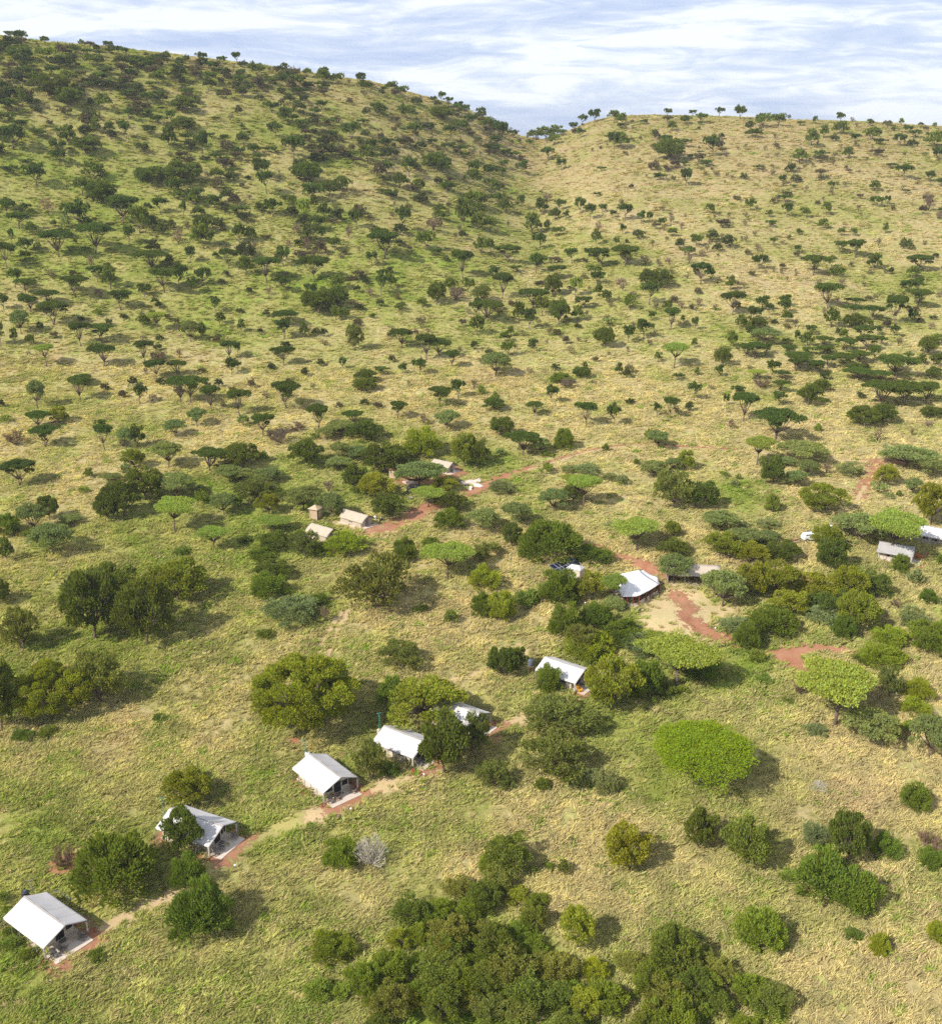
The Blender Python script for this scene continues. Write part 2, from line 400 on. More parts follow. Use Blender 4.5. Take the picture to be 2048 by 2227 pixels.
for s in range(5): hi_umb('A', 100+s, thick=0.09, dome=0.12, n=8000, stems=1+s % 3, fork=0.22+0.06*(s % 3), ragged=0.22+0.08*(s % 2), under=0.08+0.06*(s % 3), r0=0.05)
for s in range(3): hi_umb('P', 120+s, n=7500, M=44, thick=0.10, dome=0.26, ragged=0.2, under=0.35, stems=1+s % 2, fork=0.25, ln=0.07, wd=0.04)
for s in range(2): hi_umb('L', 130+s, n=13000, M=60, thick=0.075, dome=0.10, ragged=0.34, under=0.07, ln=0.055, wd=0.032, r0=0.04, fork=0.42)
hi_umb('H', 141, n=52000, M=150, thick=0.15, dome=0.30, ragged=0.07, under=0.08, ps=0.74, ln=0.030, wd=0.017, r0=0.05, fork=0.20)
for s in range(4): hi_round('G', 200+s, n=9000, M=95, rc=0.20, zc=0.34, rz=0.62, low=0.25, ln=0.11, wd=0.034, jit=0.35, updir=0.45, fork=0.10, r0=0.035, stems=3)
for s in range(3): hi_round('T', 220+s, n=7500, M=60, rc=0.22, zc=0.56, rz=0.46, ln=0.085, wd=0.045, fork=0.2, fill=0.3)
for s in range(3): hi_round('O', 230+s, n=8500, M=52, rc=0.21, zc=0.55, rz=0.46, ln=0.07, wd=0.045, fork=0.2, fill=0.25)
for s in range(2): hi_round('K', 240+s, n=6000, M=75, rc=0.19, zc=0.52, rz=0.48, ln=0.075, wd=0.04, fork=0.16, fill=0.4, stems=2)
for s in range(2): hi_round('S', 250+s, n=9000, M=80, rc=0.19, zc=0.38, rz=0.58, low=0.2, ln=0.07, wd=0.035, fork=0.12, stems=3, r0=0.035)
hi_round('E', 261, n=42000, M=120, rc=0.15, zc=0.50, rz=0.47, ln=0.042, wd=0.028, fork=0.16, fill=0.22, low=0.1)
for s in range(3): hi_round('g', 270+s, n=2200, M=40, rc=0.26, zc=0.25, rz=0.62, low=0.4, ln=0.20, wd=0.07, jit=0.4, updir=0.5, fork=0.08, r0=0.03, stems=3)
def twiggy(seed, nb, mleafn, bark, key, ln=0.10):
    rr = random.Random(seed); g = np.random.default_rng(seed); mb = MB(); tips = []
    for i in range(nb):
        a = rr.uniform(0, 6.283); e = rr.uniform(0.25, 1.3)
        p = Vector((0, 0, 0)); d = Vector((math.cos(a)*math.cos(e), math.sin(a)*math.cos(e), math.sin(e)))
        pts = [p.copy()]; 
        for k in range(4):
            d = (d+Vector((rr.uniform(-.3, .3), rr.uniform(-.3, .3), rr.uniform(-.1, .25)))).normalized()
            p = p+d*rr.uniform(0.18, 0.3); pts.append(p.copy())
            if k > 0:
                for q in range(2):
                    d2 = (d+Vector((rr.uniform(-1, 1), rr.uniform(-1, 1), rr.uniform(-.4, .8)))).normalized(); L = rr.uniform(.12, .28)
                    e1 = p+d2*L; mb.tube([p, p+d2*L*0.5+Vector((0, 0, .01)), e1], [0.009, 0.007, 0.004], 3); tips.append(tuple(e1))
                    for q2 in range(2):
                        d3 = (d2+Vector((rr.uniform(-1, 1), rr.uniform(-1, 1), rr.uniform(-.5, .7)))).normalized()
                        mb.tube([p+d2*L*0.5, p+d2*L*0.5+d3*rr.uniform(.08, .18)], [0.006, 0.003], 3)
        mb.tube(pts, [0.022, 0.017, 0.013, 0.010, 0.007], 4)
    mb.v = [Vector((v.x, v.y, max(0, v.z))) if isinstance(v, Vector) else (v[0], v[1], max(-0.02, v[2])) for v in mb.v]
    T = np.array(tips); zt = T[:, 2].max(); mb.v = [(v[0], v[1], v[2]/zt) for v in mb.v]; T[:, 2] /= zt
    k = g.integers(0, len(T), max(8, mleafn)); P = T[k]+g.normal(size=(len(k), 3))*0.05; P[:, 2] = np.maximum(P[:, 2], .02)
    vf = leaves(P, unit(P), ln, ln*0.45, g, 0.8)
    HI.setdefault(key, []).append((leafmesh('foliage', vf, M_leaf), mb.mesh('branches', bark)))
for s in range(3): twiggy(300+s, 20, 3200, M_twig, 'B', 0.07)
twiggy(310, 60, 500, M_barkpale, 'W', 0.04)
# small far versions: one mesh with trunk and crown (copies too small to show their parts)
def lo(key, seed, kind):
    for dst, ml in ((LO, M_leaf), (LOI, M_leaf_i)):
        mb = MB()
        if kind == 'umb':
            vf, tips = crown_umbrella(seed, 560, 16, 0.20, 0.12, thick=0.15, dome=0.16, ragged=0.45, under=0.25)
            branches(mb, seed, some(tips, 5, seed), -0.03, 0.06, 0.25+0.05*(seed % 3), 3, stems=1+seed % 2, rad_tip=0.02)
        elif kind == 'umbd':
            vf, tips = crown_umbrella(seed, 480, 18, 0.20, 0.12, thick=0.14, dome=0.30, ragged=0.3, under=0.4)
            branches(mb, seed, some(tips, 5, seed), -0.03, 0.06, 0.22, 3, stems=2, rad_tip=0.02)
        elif kind == 'tree':
            vf = crown_round(seed, 520, 24, 0.27, 0.22, 0.13, zc=0.58, rz=0.44)
            branches(mb, seed, [(0.4, 0, .5), (-.4, .2, .5), (0, -.4, .55)], -0.03, 0.06, 0.22, 3, rad_tip=0.02)
        elif kind == 'bush':
            vf = crown_round(seed, 420, 22, 0.30, 0.25, 0.12, zc=0.36, rz=0.6, low=0.3)
        else:
            vf = crown_round(seed, 170, 20, 0.30, 0.22, 0.07, zc=0.5, rz=0.5, fill=0.5)
            g = random.Random(seed)
            branches(mb, seed, [(g.uniform(-.7, .7), g.uniform(-.7, .7), g.uniform(.6, .95)) for _ in range(9)], -0.03, 0.06, 0.12, 3, rad_tip=0.015)
        dst.setdefault(key, []).append(join2({'umb': 'acacia', 'umbd': 'acacia', 'tree': 'leafy_tree', 'bush': 'bush', 'bare': 'shrub'}[kind], vf, mb, ml, M_bark if kind != 'bare' else M_twig))
for s in range(5): lo('A', 400+s, 'umb')
for s in range(3): lo('P', 410+s, 'umbd')
for s in range(4): lo('T', 420+s, 'tree')
for s in range(3): lo('G', 430+s, 'bush')
for s in range(3): lo('B', 440+s, 'bare')
# ------------------------------------------------------------------ plants of the place, surveyed: kind, foot x, foot y, width, height (in survey sheet units)
# A dark flat-topped acacia, P grey-green one, L bright one, H the big dome, E the big golden tree, T dark leafy tree, O olive one,
# K dull brown-olive one, G bush, Y yellow-green bush, S sage bush, g low shrub, B twiggy purple-brown shrub, W dead pale one
Z = 1848/512.0
SHEETS = [((0, 0), 1.0, """G 1069 1908 57 59;T 1105 1906 92 96;K 991 1953 61 53;K 1082 1936 78 67;T 1053 1987 70 71;G 1166 1985 51 45;T 893 2014 72 69;G 936 2033 67 62;T 1021 2054 60 51;G 833 2116 46 50;G 980 2105 89 90;G 1036 2115 63 54;T 1081 2107 96 96;G 1152 2096 78 68;G 849 2151 79 85;T 964 2161 104 89;K 1109 2151 105 102;K 1176 2158 54 52;K 1214 2143 76 82;G 826 2200 69 60;O 894 2201 54 55;G 1000 2187 90 92;T 1040 2180 62 62;G 1098 2182 82 72;T 1200 2190 51 53;G 1237 2183 59 55;K 849 2226 87 93;T 964 2236 85 91;K 1125 2225 88 78;O 1273 2221 70 75;T 829 2266 69 64;G 1078 2273 54 49;T 1237 2263 63 69;K 1486 2130 79 72;G 1416 2184 84 87;G 1533 2183 74 71;G 1626 2188 73 74;K 1442 2224 98 97;K 1489 2225 66 71;T 1667 2214 81 71;T 1399 2274 78 75;G 1461 2271 104 114;G 1623 2271 62 64"""),
((300, 1500), 3.696, """O 410 960 385 315"""),
((0, 1727), Z, """G 925 890 610 560;T 1450 495 300 350;G 1475 765 265 275;G 1590 1210 480 500;B 500 620 190 200;g 90 1260 200 150;g 220 1330 150 120;g 760 1330 160 110;g 110 1150 180 110;g 60 1000 110 120;g 20 870 110 100"""),
((512, 1727), Z, """G 830 630 280 300;W 1070 620 240 300;G 760 1360 310 310;G 1010 1600 260 320;g 660 1640 220 200;g 830 1620 160 150;G 1190 1740 240 210;O 1280 1240 180 190;G 1430 1210 200 200;G 1610 1010 190 210;G 1830 1020 190 300;K 1680 1290 330 340;G 1450 1420 220 180;G 1460 1690 230 230;Y 1800 1570 190 190;K 1600 1800 250 200;K 1780 1720 250 220;T 1620 1490 290 260"""),
((1024, 1727), Z, """G 190 800 220 190;O 340 870 230 160;G 80 970 210 250;T 480 1090 200 240;K 140 1250 220 280;G 400 1190 210 210;O 240 1200 120 180;O 830 1255 275 405;O 1215 620 335 415;T 1780 455 250 315;Y 970 1490 210 210;G 1040 1780 320 330;K 540 1430 190 200;T 450 1710 350 320;T 280 1520 270 260;T 110 1570 270 260;K 120 1800 260 250;K 410 1800 200 170;T 690 1710 260 250;g 750 1480 170 160;K 1240 1410 220 190;T 1580 1410 330 390;T 1420 1540 300 260;T 1730 1650 300 300;K 1800 1370 200 200;g 1600 1650 140 100;G 1790 1800 160 200;g 610 620 100 90;g 490 650 120 90;K 730 640 120 130;g 790 390 80 60"""),
((1536, 1727), Z, """T 300 610 330 450;G 1620 155 220 230;S 840 445 200 220;T 1100 570 275 390;G 1400 535 210 220;B 1730 480 230 180;G 1750 610 170 180;G 920 890 470 440;G 1140 975 380 390;G 420 1275 350 430;Y 1350 1290 160 200;Y 1810 1185 170 180;g 1140 1175 140 130;K 540 1710 250 260;g 470 1810 300 160;K 90 1510 230 240;T 80 1740 240 220;g 210 1800 150 120;g 640 700 150 120;g 1390 710 100 60"""),
((0, 1227), Z, """K 170 705 300 360;T 850 370 520 350;T 745 625 420 540;T 1155 665 440 510;O 1410 330 460 340;K 790 1120 450 430;E 440 1240 600 480;T 15 1335 330 590;T 0 330 180 200;g 1270 1250 130 65;g 200 1400 180 100;g 390 1370 160 110"""),
((512, 1227), Z, """G 260 285 290 210;T 300 130 270 160;g 420 250 100 65;S 440 512 395 265;G 665 345 140 110;B 710 475 110 130;K 1110 400 570 470;g 1450 400 120 90;g 1690 490 110 130;K 1300 850 350 250;G 1240 1160 225 290;E 545 1350 900 640;O 1500 1300 640 350;T 1640 1690 370 470;K 1060 1725 270 330;g 1200 1690 180 150;g 230 600 150 80"""),
((1024, 1227), Z, """Y 110 225 245 215;G 90 440 175 240;Y 240 475 220 260;g 430 350 190 170;G 690 365 325 305;O 940 305 240 240;L 1100 330 210 240;P 1120 355 210 110;G 980 545 260 235;G 750 605 270 280;G 1190 665 270 230;K 880 705 270 240;Y 920 785 395 185;S 1320 745 250 205;L 1615 975 560 395;L 1430 690 150 160;G 1800 930 260 200;G 1370 1095 270 350;T 240 905 225 240;T 365 850 175 190;G 610 1025 205 220;O 1095 1185 410 440;O 1310 1075 150 130;K 680 1370 570 320;K 660 1740 510 410;K 150 1770 250 240;K 270 1790 150 150;S 870 1770 240 190;S 1060 1830 200 210;H 1795 1725 900 585;g 1530 1075 190 150;K 20 1535 240 350;g 1650 1040 140 90;g 560 1790 130 120"""),
((1536, 1227), Z, """L 1005 1270 640 490;P 1280 1410 390 290;P 1740 1515 350 335;Y 1650 1100 215 190;Y 1630 1205 220 160;G 1570 1335 110 110;K 1425 1065 185 260;Y 1370 840 330 215;Y 1430 665 290 150;G 1790 740 400 300;G 1220 790 150 90;S 1600 505 195 175;B 1490 375 120 110;G 1730 325 130 135;S 1820 330 70 80;G 1525 78 110 80;S 1620 180 120 140;O 540 280 330 300;O 350 288 230 300;P 125 330 340 290;G 500 590 380 260;G 310 695 200 250;g 400 785 130 130;O 640 430 300 220;O 870 300 350 230;O 1110 290 310 260;T 1290 275 260 210;O 1180 545 350 310;G 1080 605 200 200;S 900 490 270 130;T 950 420 350 210;S 220 560 230 120;B 740 1060 130 150;g 640 1110 110 70;g 440 940 130 80;S 850 1370 180 110;W 870 1805 150 90"""),
((0, 827), Z, """A 635 165 190 180;P 300 222 145 200;A 1100 190 115 140;B 1200 180 80 70;A 1415 185 195 195;A 1500 185 250 200;A 1665 252 160 195;A 310 382 220 140;O 470 345 150 130;A 355 527 245 170;B 130 522 165 120;A 790 375 100 70;A 825 548 165 195;P 990 545 135 165;T 1085 535 120 170;P 1375 445 185 135;P 1550 362 160 145;P 1325 688 250 215;A 1645 718 275 190;O 1050 705 185 155;P 1000 755 110 100;g 700 775 80 95;P 870 805 165 85;T 1150 955 295 255;T 970 1090 325 285;P 1380 925 300 205;P 1540 885 120 75;G 1590 985 120 115;T 850 1118 175 205;L 1375 1195 330 265;A 160 832 285 210;P 270 1205 235 245;T 390 1108 150 190;G 70 1235 165 190;P 560 1135 190 75;P 430 1375 355 260;L 1680 1342 230 195;T 60 1440 120 200;P 1760 1065 200 185;P 1800 805 225 150;O 1820 645 180 120;W 1230 1390 80 50;g 1430 1380 140 80;g 230 1240 120 70;g 660 890 100 40;g 60 335 110 40"""),
((512, 827), Z, """A 35 277 190 195;A 405 227 260 205;B 245 158 65 75;A 650 392 200 195;P 65 362 110 90;A 220 443 185 175;B 345 513 195 130;B 480 405 130 75;T 1015 92 205 100;A 1275 302 165 135;A 1605 212 205 155;A 1750 142 115 135;P 1660 388 205 155;B 1480 362 90 150;A 920 352 200 115;T 1020 485 295 165;P 830 425 250 105;g 620 465 90 50;P 720 465 165 105;Y 1470 625 300 235;O 1800 695 225 250;T 565 695 275 225;P 820 635 150 150;P 950 625 200 120;T 1180 745 355 240;P 1290 605 210 95;T 60 705 265 205;G 200 645 125 100;P 260 795 255 115;P 40 805 205 120;P 1440 845 375 225;T 930 865 195 185;O 1100 938 285 195;K 170 955 355 165;P 540 1025 275 205;P 750 1080 215 195;O 260 1065 190 165;T 1190 1098 255 195;O 1650 885 220 110;T 1690 1030 260 155;G 1680 1188 235 175;T 20 1005 85 95;L 1510 995 250 155;L 300 1195 265 135;T 310 1335 260 135;K 545 1405 235 225;Y 860 1395 325 205;G 1330 1440 175 200;G 1530 1345 135 115;G 220 1440 210 90;P 800 700 220 70;B 730 900 110 110;g 640 1400 180 90;g 960 910 120 80;g 80 1290 130 60;L 1664 1568 365 285"""),
((1024, 827), Z, """g 85 122 65 85;g 190 137 40 50;B 760 75 130 85;A 630 182 110 130;T 180 248 175 115;A 495 282 145 112;A 905 362 185 185;A 1120 357 125 165;A 1460 282 80 105;A 1565 302 145 162;A 1745 162 105 132;T 235 445 168 150;G 730 555 145 180;G 1050 565 55 115;P 1460 532 195 145;O 1400 475 105 85;A 400 585 295 185;P 540 575 175 125;T 40 685 205 205;g 590 745 115 100;S 770 735 130 60;S 910 755 185 60;S 1190 833 105 92;S 1090 800 130 70;L 880 1000 240 245;L 790 850 150 110;T 800 970 160 150;P 650 1035 235 190;K 1590 1025 335 305;P 1430 755 215 130;P 1580 715 135 110;O 1680 715 135 155;T 1800 1025 235 220;P 100 1185 265 190;P 350 1135 225 180;L 1300 1345 365 255;T 1590 1385 255 145;O 1580 1245 135 130;G 630 1460 465 350;Y 450 1290 125 95;T 320 1325 145 190;G 960 1460 275 170;K 80 1450 160 175;K 190 1380 125 105;P 1598 1600 300 240;g 1400 982 50 30;S 1080 1165 100 40;S 230 900 200 80;g 600 610 100 60;g 1300 670 55 55;P 230 590 110 60"""),
((1536, 827), Z, """A 285 322 225 212;A 150 205 60 90;B 190 392 80 120;A 535 492 385 265;A 565 202 125 110;A 580 102 145 100;T 800 205 195 155;T 900 92 130 92;B 420 72 145 80;A 240 112 115 70;A 1350 207 315 192;A 1540 207 300 190;A 1720 182 205 155;T 1230 375 225 165;T 1380 345 180 155;T 1760 300 165 90;B 1730 375 110 60;g 865 412 60 80;B 1605 442 50 120;B 1330 492 110 112;L 395 667 245 215;P 740 645 385 165;P 630 675 155 80;T 510 835 205 225;P 780 755 185 135;B 940 755 100 130;P 700 835 170 130;S 1115 765 185 130;O 1400 835 185 160;P 1560 685 405 115;P 1740 765 230 160;P 1610 895 140 130;P 1350 893 125 100;G 1505 918 50 90;S 1430 935 100 60;G 30 1015 110 190;O 895 1055 340 240;g 510 1045 130 170;S 220 835 70 60;g 250 785 45 85;P 110 1185 285 175;S 300 1175 120 55;S 480 1185 180 75;P 300 1295 300 110;P 480 1275 185 105;T 350 1295 155 105;P 1200 1275 390 245;L 1435 1405 450 360;O 930 1355 235 210;T 970 1515 250 260;O 1760 1140 285 310;O 120 1410 280 220;O 350 1445 280 165;T 590 1425 270 160;G 1840 1480 100 170;G 1510 1515 130 150;g 140 760 90 50"""),
((0, 427), Z, """A 60 155 105 92;A 150 252 150 92;A 640 272 212 162;S 520 262 80 140;T 700 272 130 80;A 970 227 222 162;T 1100 292 182 150;T 1205 262 70 80;A 1265 142 102 92;A 1445 177 52 112;T 1570 182 110 82;T 1590 282 142 92;T 1600 417 162 142;T 1275 317 60 80;A 1020 382 92 112;B 1400 382 112 92;A 750 447 242 167;A 470 477 232 152;A 500 330 102 60;A 210 447 132 87;T 595 382 30 42;A 60 562 152 142;T 200 505 80 60;A 1190 592 242 122;T 1335 542 72 62;B 720 577 72 82;A 1500 522 80 92;A 1800 567 152 112;A 770 672 132 92;T 870 732 122 132;A 1295 757 212 142;A 1410 727 112 142;A 1520 767 80 102;A 1600 702 122 102;A 125 722 95 112;A 205 777 137 97;A 600 792 212 127;B 790 812 82 72;A 1140 792 122 82;A 950 892 162 117;A 190 832 102 55;A 380 857 167 92;A 240 912 132 97;A 30 892 92 92;A 430 1007 212 147;P 170 1082 152 152;g 770 942 72 52;T 1130 1032 112 77;L 1235 1057 132 112;P 1500 1142 142 132;T 1590 1132 72 112;A 1690 922 75 90;T 1730 1012 92 77;A 640 1177 152 152;A 800 1152 202 127;S 740 1200 122 60;L 370 1337 172 152;A 815 1337 202 147;A 1140 1302 142 142;B 1250 1302 142 72;B 1410 1282 72 72;A 1225 1437 182 142;A 1400 1412 152 112;B 1150 1412 50 92;A 1810 1282 132 122;A 1820 1402 112 112;A 650 1482 182 62;T 120 1157 62 112;T 240 1172 82 72;T 10 1172 92 162;T 790 62 212 72;T 1400 22 120 60;T 1530 72 122 82;B 380 152 92 132;T 250 302 82 72;S 300 422 52 62;A 95 372 42 92;T 430 240 50 40;T 1200 930 50 30;T 320 1060 60 60"""),
((512, 427), Z, """A 295 152 122 97;T 200 132 100 60;L 540 202 117 132;T 445 92 92 72;T 620 105 60 80;T 700 182 92 92;A 640 272 112 82;A 950 252 112 102;B 490 312 82 82;A 675 357 82 92;B 890 332 72 82;T 30 362 102 112;T 120 352 92 82;B 145 425 90 50;B 570 442 92 92;T 780 427 97 82;A 375 552 112 122;A 250 672 202 142;T 85 622 102 112;A 620 672 212 147;A 1165 492 252 157;A 1115 352 132 77;A 1070 542 102 82;A 1315 272 112 132;B 1560 287 132 102;T 1490 422 142 112;T 1600 130 100 50;T 1610 192 122 62;T 1790 242 132 162;T 1750 492 122 52;A 1785 642 152 152;T 1830 762 92 92;T 1690 752 112 82;T 1580 852 132 132;B 1730 822 132 82;A 1160 660 102 65;A 1145 775 105 120;T 1220 722 72 82;T 810 742 112 92;A 385 752 112 92;B 265 782 60 55;A 590 792 102 82;T 660 925 232 145;T 800 885 182 135;T 790 972 112 82;T 865 972 52 72;P 740 905 110 50;T 1300 902 92 50;T 1470 872 82 52;A 400 1012 202 92;A 385 1122 132 122;T 540 1117 72 102;T 50 1072 62 82;K 940 1217 142 182;A 1300 1192 172 122;A 1495 1282 172 162;A 1600 1272 192 132;A 1700 1342 132 112;A 1450 1407 122 117;A 1310 1392 82 77;A 1150 1402 122 65;T 1020 1470 195 95;A 380 1327 172 132;A 845 1362 62 82;A 20 1372 60 70;B 1515 1082 42 42;A 20 1242 62 82;T 1080 960 50 30;B 420 400 60 50;B 830 490 60 40;B 620 490 60 50;B 1060 800 100 60"""),
((1024, 427), Z, """T 80 82 112 82;T 60 152 132 72;T 270 132 117 82;A 395 102 62 82;T 550 142 102 92;A 690 112 92 62;A 855 142 82 92;A 930 192 82 92;T 660 192 92 72;A 740 182 60 50;A 1030 132 62 52;A 1205 192 102 92;A 1110 172 52 45;A 1330 212 72 72;A 1400 212 52 62;T 1495 242 62 57;B 1650 262 50 45;T 1580 317 72 52;A 1765 397 102 72;T 50 272 102 102;T 150 282 122 92;T 480 302 142 122;T 600 272 62 62;T 680 312 102 57;B 1000 292 72 72;T 980 382 82 87;T 1140 392 52 52;A 1190 300 50 60;A 540 422 112 92;T 80 452 112 92;T 150 442 72 82;A 290 522 192 102;A 790 527 102 87;A 925 472 102 52;A 1000 562 172 112;A 1205 552 222 122;B 1370 542 92 62;B 1550 542 60 50;B 1710 532 62 62;A 510 607 122 112;A 550 532 122 47;A 670 652 152 82;T 960 622 112 62;A 990 692 122 77;A 180 657 92 82;A 260 662 122 47;A 245 802 152 142;K 85 832 142 112;T 640 792 142 132;L 820 792 97 112;T 1380 712 132 102;T 1480 722 172 112;A 1395 852 127 132;A 1800 692 142 122;T 1000 795 70 80;T 1060 832 82 72;B 1165 702 102 45;A 480 882 232 117;K 560 942 112 122;A 880 887 132 77;T 1245 892 102 87;A 40 972 92 132;A 135 992 212 132;T 375 987 102 117;A 460 1047 112 122;T 690 1012 152 152;T 835 987 102 97;T 50 1092 122 117;T 270 1152 92 72;T 310 1100 60 60;P 1080 1022 102 62;T 1045 1192 152 132;A 1235 1152 107 107;A 1355 1122 127 127;A 1570 1047 132 127;A 1415 977 72 57;A 1755 1052 62 82;T 1660 992 40 45;T 1540 902 82 62;B 1650 892 60 60;B 1780 872 62 62;T 285 1257 117 102;A 490 1232 72 92;L 1590 1347 222 167;T 1465 1302 62 67;P 190 1412 282 172;T 860 1432 132 87;T 890 1372 52 62;T 1160 1412 67 92;G 700 1480 165 95;A 1620 1442 102 52;T 1750 1192 52 62;T 1770 1412 42 62;B 590 50 90 60"""),
((1536, 427), Z, """A 340 117 87 72;T 490 162 55 40;A 630 162 82 80;T 780 172 67 62;T 935 152 77 77;T 25 142 80 60;A 500 242 82 42;T 910 262 82 62;T 1055 312 55 50;T 1150 312 62 45;T 1400 292 42 62;T 720 302 55 35;A 525 387 57 47;A 1415 67 52 52;B 1740 122 82 122;A 710 447 62 47;A 1040 447 132 72;A 1165 482 132 102;A 410 572 117 82;A 835 617 187 112;G 1020 637 112 72;T 1310 582 112 97;A 1660 592 202 97;T 1620 647 92 77;T 975 562 50 70;A 1585 767 132 82;A 1650 702 92 52;T 185 742 72 87;A 200 932 167 137;A 430 897 117 92;A 490 952 62 82;A 345 972 62 82;A 395 977 92 82;A 610 862 102 72;A 610 922 102 82;T 620 1002 82 82;A 945 882 202 147;A 1165 882 137 67;A 1150 972 142 92;T 975 1032 122 112;A 1310 972 162 87;A 1475 1007 167 167;A 1660 872 202 107;A 1600 1002 72 87;T 1150 1042 152 92;T 1270 1035 80 50;T 280 1052 112 92;T 400 1042 142 62;A 350 1112 122 72;A 815 1087 97 62;A 700 1162 42 92;A 1220 1132 152 92;T 1070 1132 72 72;A 1340 1092 62 62;A 1470 1102 82 72;B 1755 1052 62 52;T 190 1202 102 112;P 460 1162 222 112;A 310 1262 152 92;A 380 1277 162 112;A 460 1242 112 82;A 630 1177 82 52;T 790 1192 92 102;A 920 1182 152 72;A 1090 1222 162 92;A 1250 1212 162 102;A 1365 1172 82 62;A 1310 1302 112 112;T 1730 1252 152 122;T 1800 1172 102 72;A 640 1262 132 82;A 810 1252 122 62;A 930 1242 142 62;A 700 1372 222 122;A 720 1320 202 80;A 1080 1342 202 102;A 1190 1302 182 62;A 1490 1432 342 172;A 860 1402 132 102;A 950 1352 132 92;A 510 1402 112 102;A 1160 1400 160 80;A 1180 1450 222 92;A 1350 1460 200 70;L 395 1442 162 77;T 125 1342 132 132;A 90 1422 82 92;A 590 1442 132 72;A 920 1442 92 62;T 1680 1322 90 70;T 1790 1342 102 92;T 1780 1442 132 92;A 1580 1282 82 50;T 30 660 70 80;B 400 440 70 60;B 1730 80 80 90"""),
((0, 0), 1.0, """A 20 82 20 13;T 47 86 32 18;T 72 85 12 12;T 98 94 24 14;T 128 93 22 12;T 178 101 16 14;A 237 106 28 15;A 272 126 18 20;A 340 133 20 14;T 363 133 24 20;T 393 147 28 20;A 437 137 30 20;A 516 141 26 24;T 560 167 42 30;T 668 167 26 18;T 703 180 42 26;T 735 182 30 22;A 785 186 26 24;T 790 198 30 22;T 853 200 30 22;T 872 210 36 22;A 960 222 20 20;A 975 226 24 14;A 998 236 26 14;T 1046 262 30 26;T 1062 284 36 28;T 1095 292 20 22;A 1088 310 30 30;T 1160 303 30 14;T 1185 304 40 20;T 1208 298 36 24;A 1246 284 28 16;A 1266 272 26 20;A 1292 266 34 26;T 1335 264 30 22;T 1352 270 26 22;A 1386 248 16 13;A 1434 248 34 13;T 1452 252 20 16;A 1506 252 20 12;T 1490 270 30 18;A 1563 254 24 18;T 1609 259 30 29;T 1658 277 46 28;T 1690 274 40 26;T 1715 260 8 10;T 1771 270 14 16;A 1827 266 24 20;T 1826 292 40 26;T 1890 274 20 14;A 1933 276 14 12;T 1958 272 14 14;A 1972 290 26 15;T 2000 276 14 10;T 2031 277 12 10;T 85 200 50 40;T 50 232 30 40;T 120 215 80 50;T 150 232 60 40;A 30 325 55 35;T 85 300 38 22;T 150 315 36 30;T 225 240 36 34;T 155 180 40 26;T 205 145 50 26;T 345 185 36 30;T 400 245 60 34;T 210 290 24 32;T 240 290 26 24;T 190 335 60 24;A 280 260 30 24;A 345 270 40 18;T 400 282 60 22;A 275 300 26 30;T 370 325 34 36;A 440 335 32 34;T 310 150 60 26;T 180 425 30 30;T 220 440 60 34;T 400 400 70 36;A 380 430 44 30;A 430 440 40 22;T 475 395 36 22;A 570 390 40 32;A 580 422 34 34;T 625 270 50 34;T 670 400 60 34;A 680 440 46 30;T 330 400 60 26;T 205 390 50 26;A 80 405 50 34;A 130 360 36 24;T 530 320 30 24;A 600 300 40 30;A 640 350 50 36;T 45 130 60 24;T 100 130 50 26;T 590 185 40 20;T 640 190 50 26;T 820 250 46 24;T 885 262 44 34;A 902 305 34 24;A 765 305 40 26;T 800 355 44 28;A 840 382 40 22;T 745 420 44 26;T 715 430 40 26;A 890 385 36 30;T 870 410 34 24;T 910 420 30 22;T 960 260 60 24;A 978 305 26 22;T 1000 290 40 30;A 1020 275 36 24;T 950 370 60 26;A 965 385 40 24;A 1035 385 30 24;A 1062 390 26 22;T 1030 405 34 26;T 1030 450 40 26;T 1075 425 26 24;A 1135 380 24 22;A 1220 370 24 18;T 1205 315 30 16;A 1190 350 30 20;T 1350 325 34 26;A 1335 325 30 26;A 1262 300 22 20;T 1460 285 24 20;T 1455 350 60 34;A 1548 340 34 30;A 1490 405 28 26;T 1763 318 30 26;T 1737 355 34 22;T 1790 300 24 26;T 1895 305 40 20;T 1843 345 26 18;A 1955 318 26 18;A 1988 300 30 16;T 2030 320 40 24;A 2036 350 30 20;A 1965 390 36 22;A 2020 395 22 16;T 1900 415 26 16;A 1805 412 18 12;A 1700 400 18 14;T 1640 300 40 20""")]
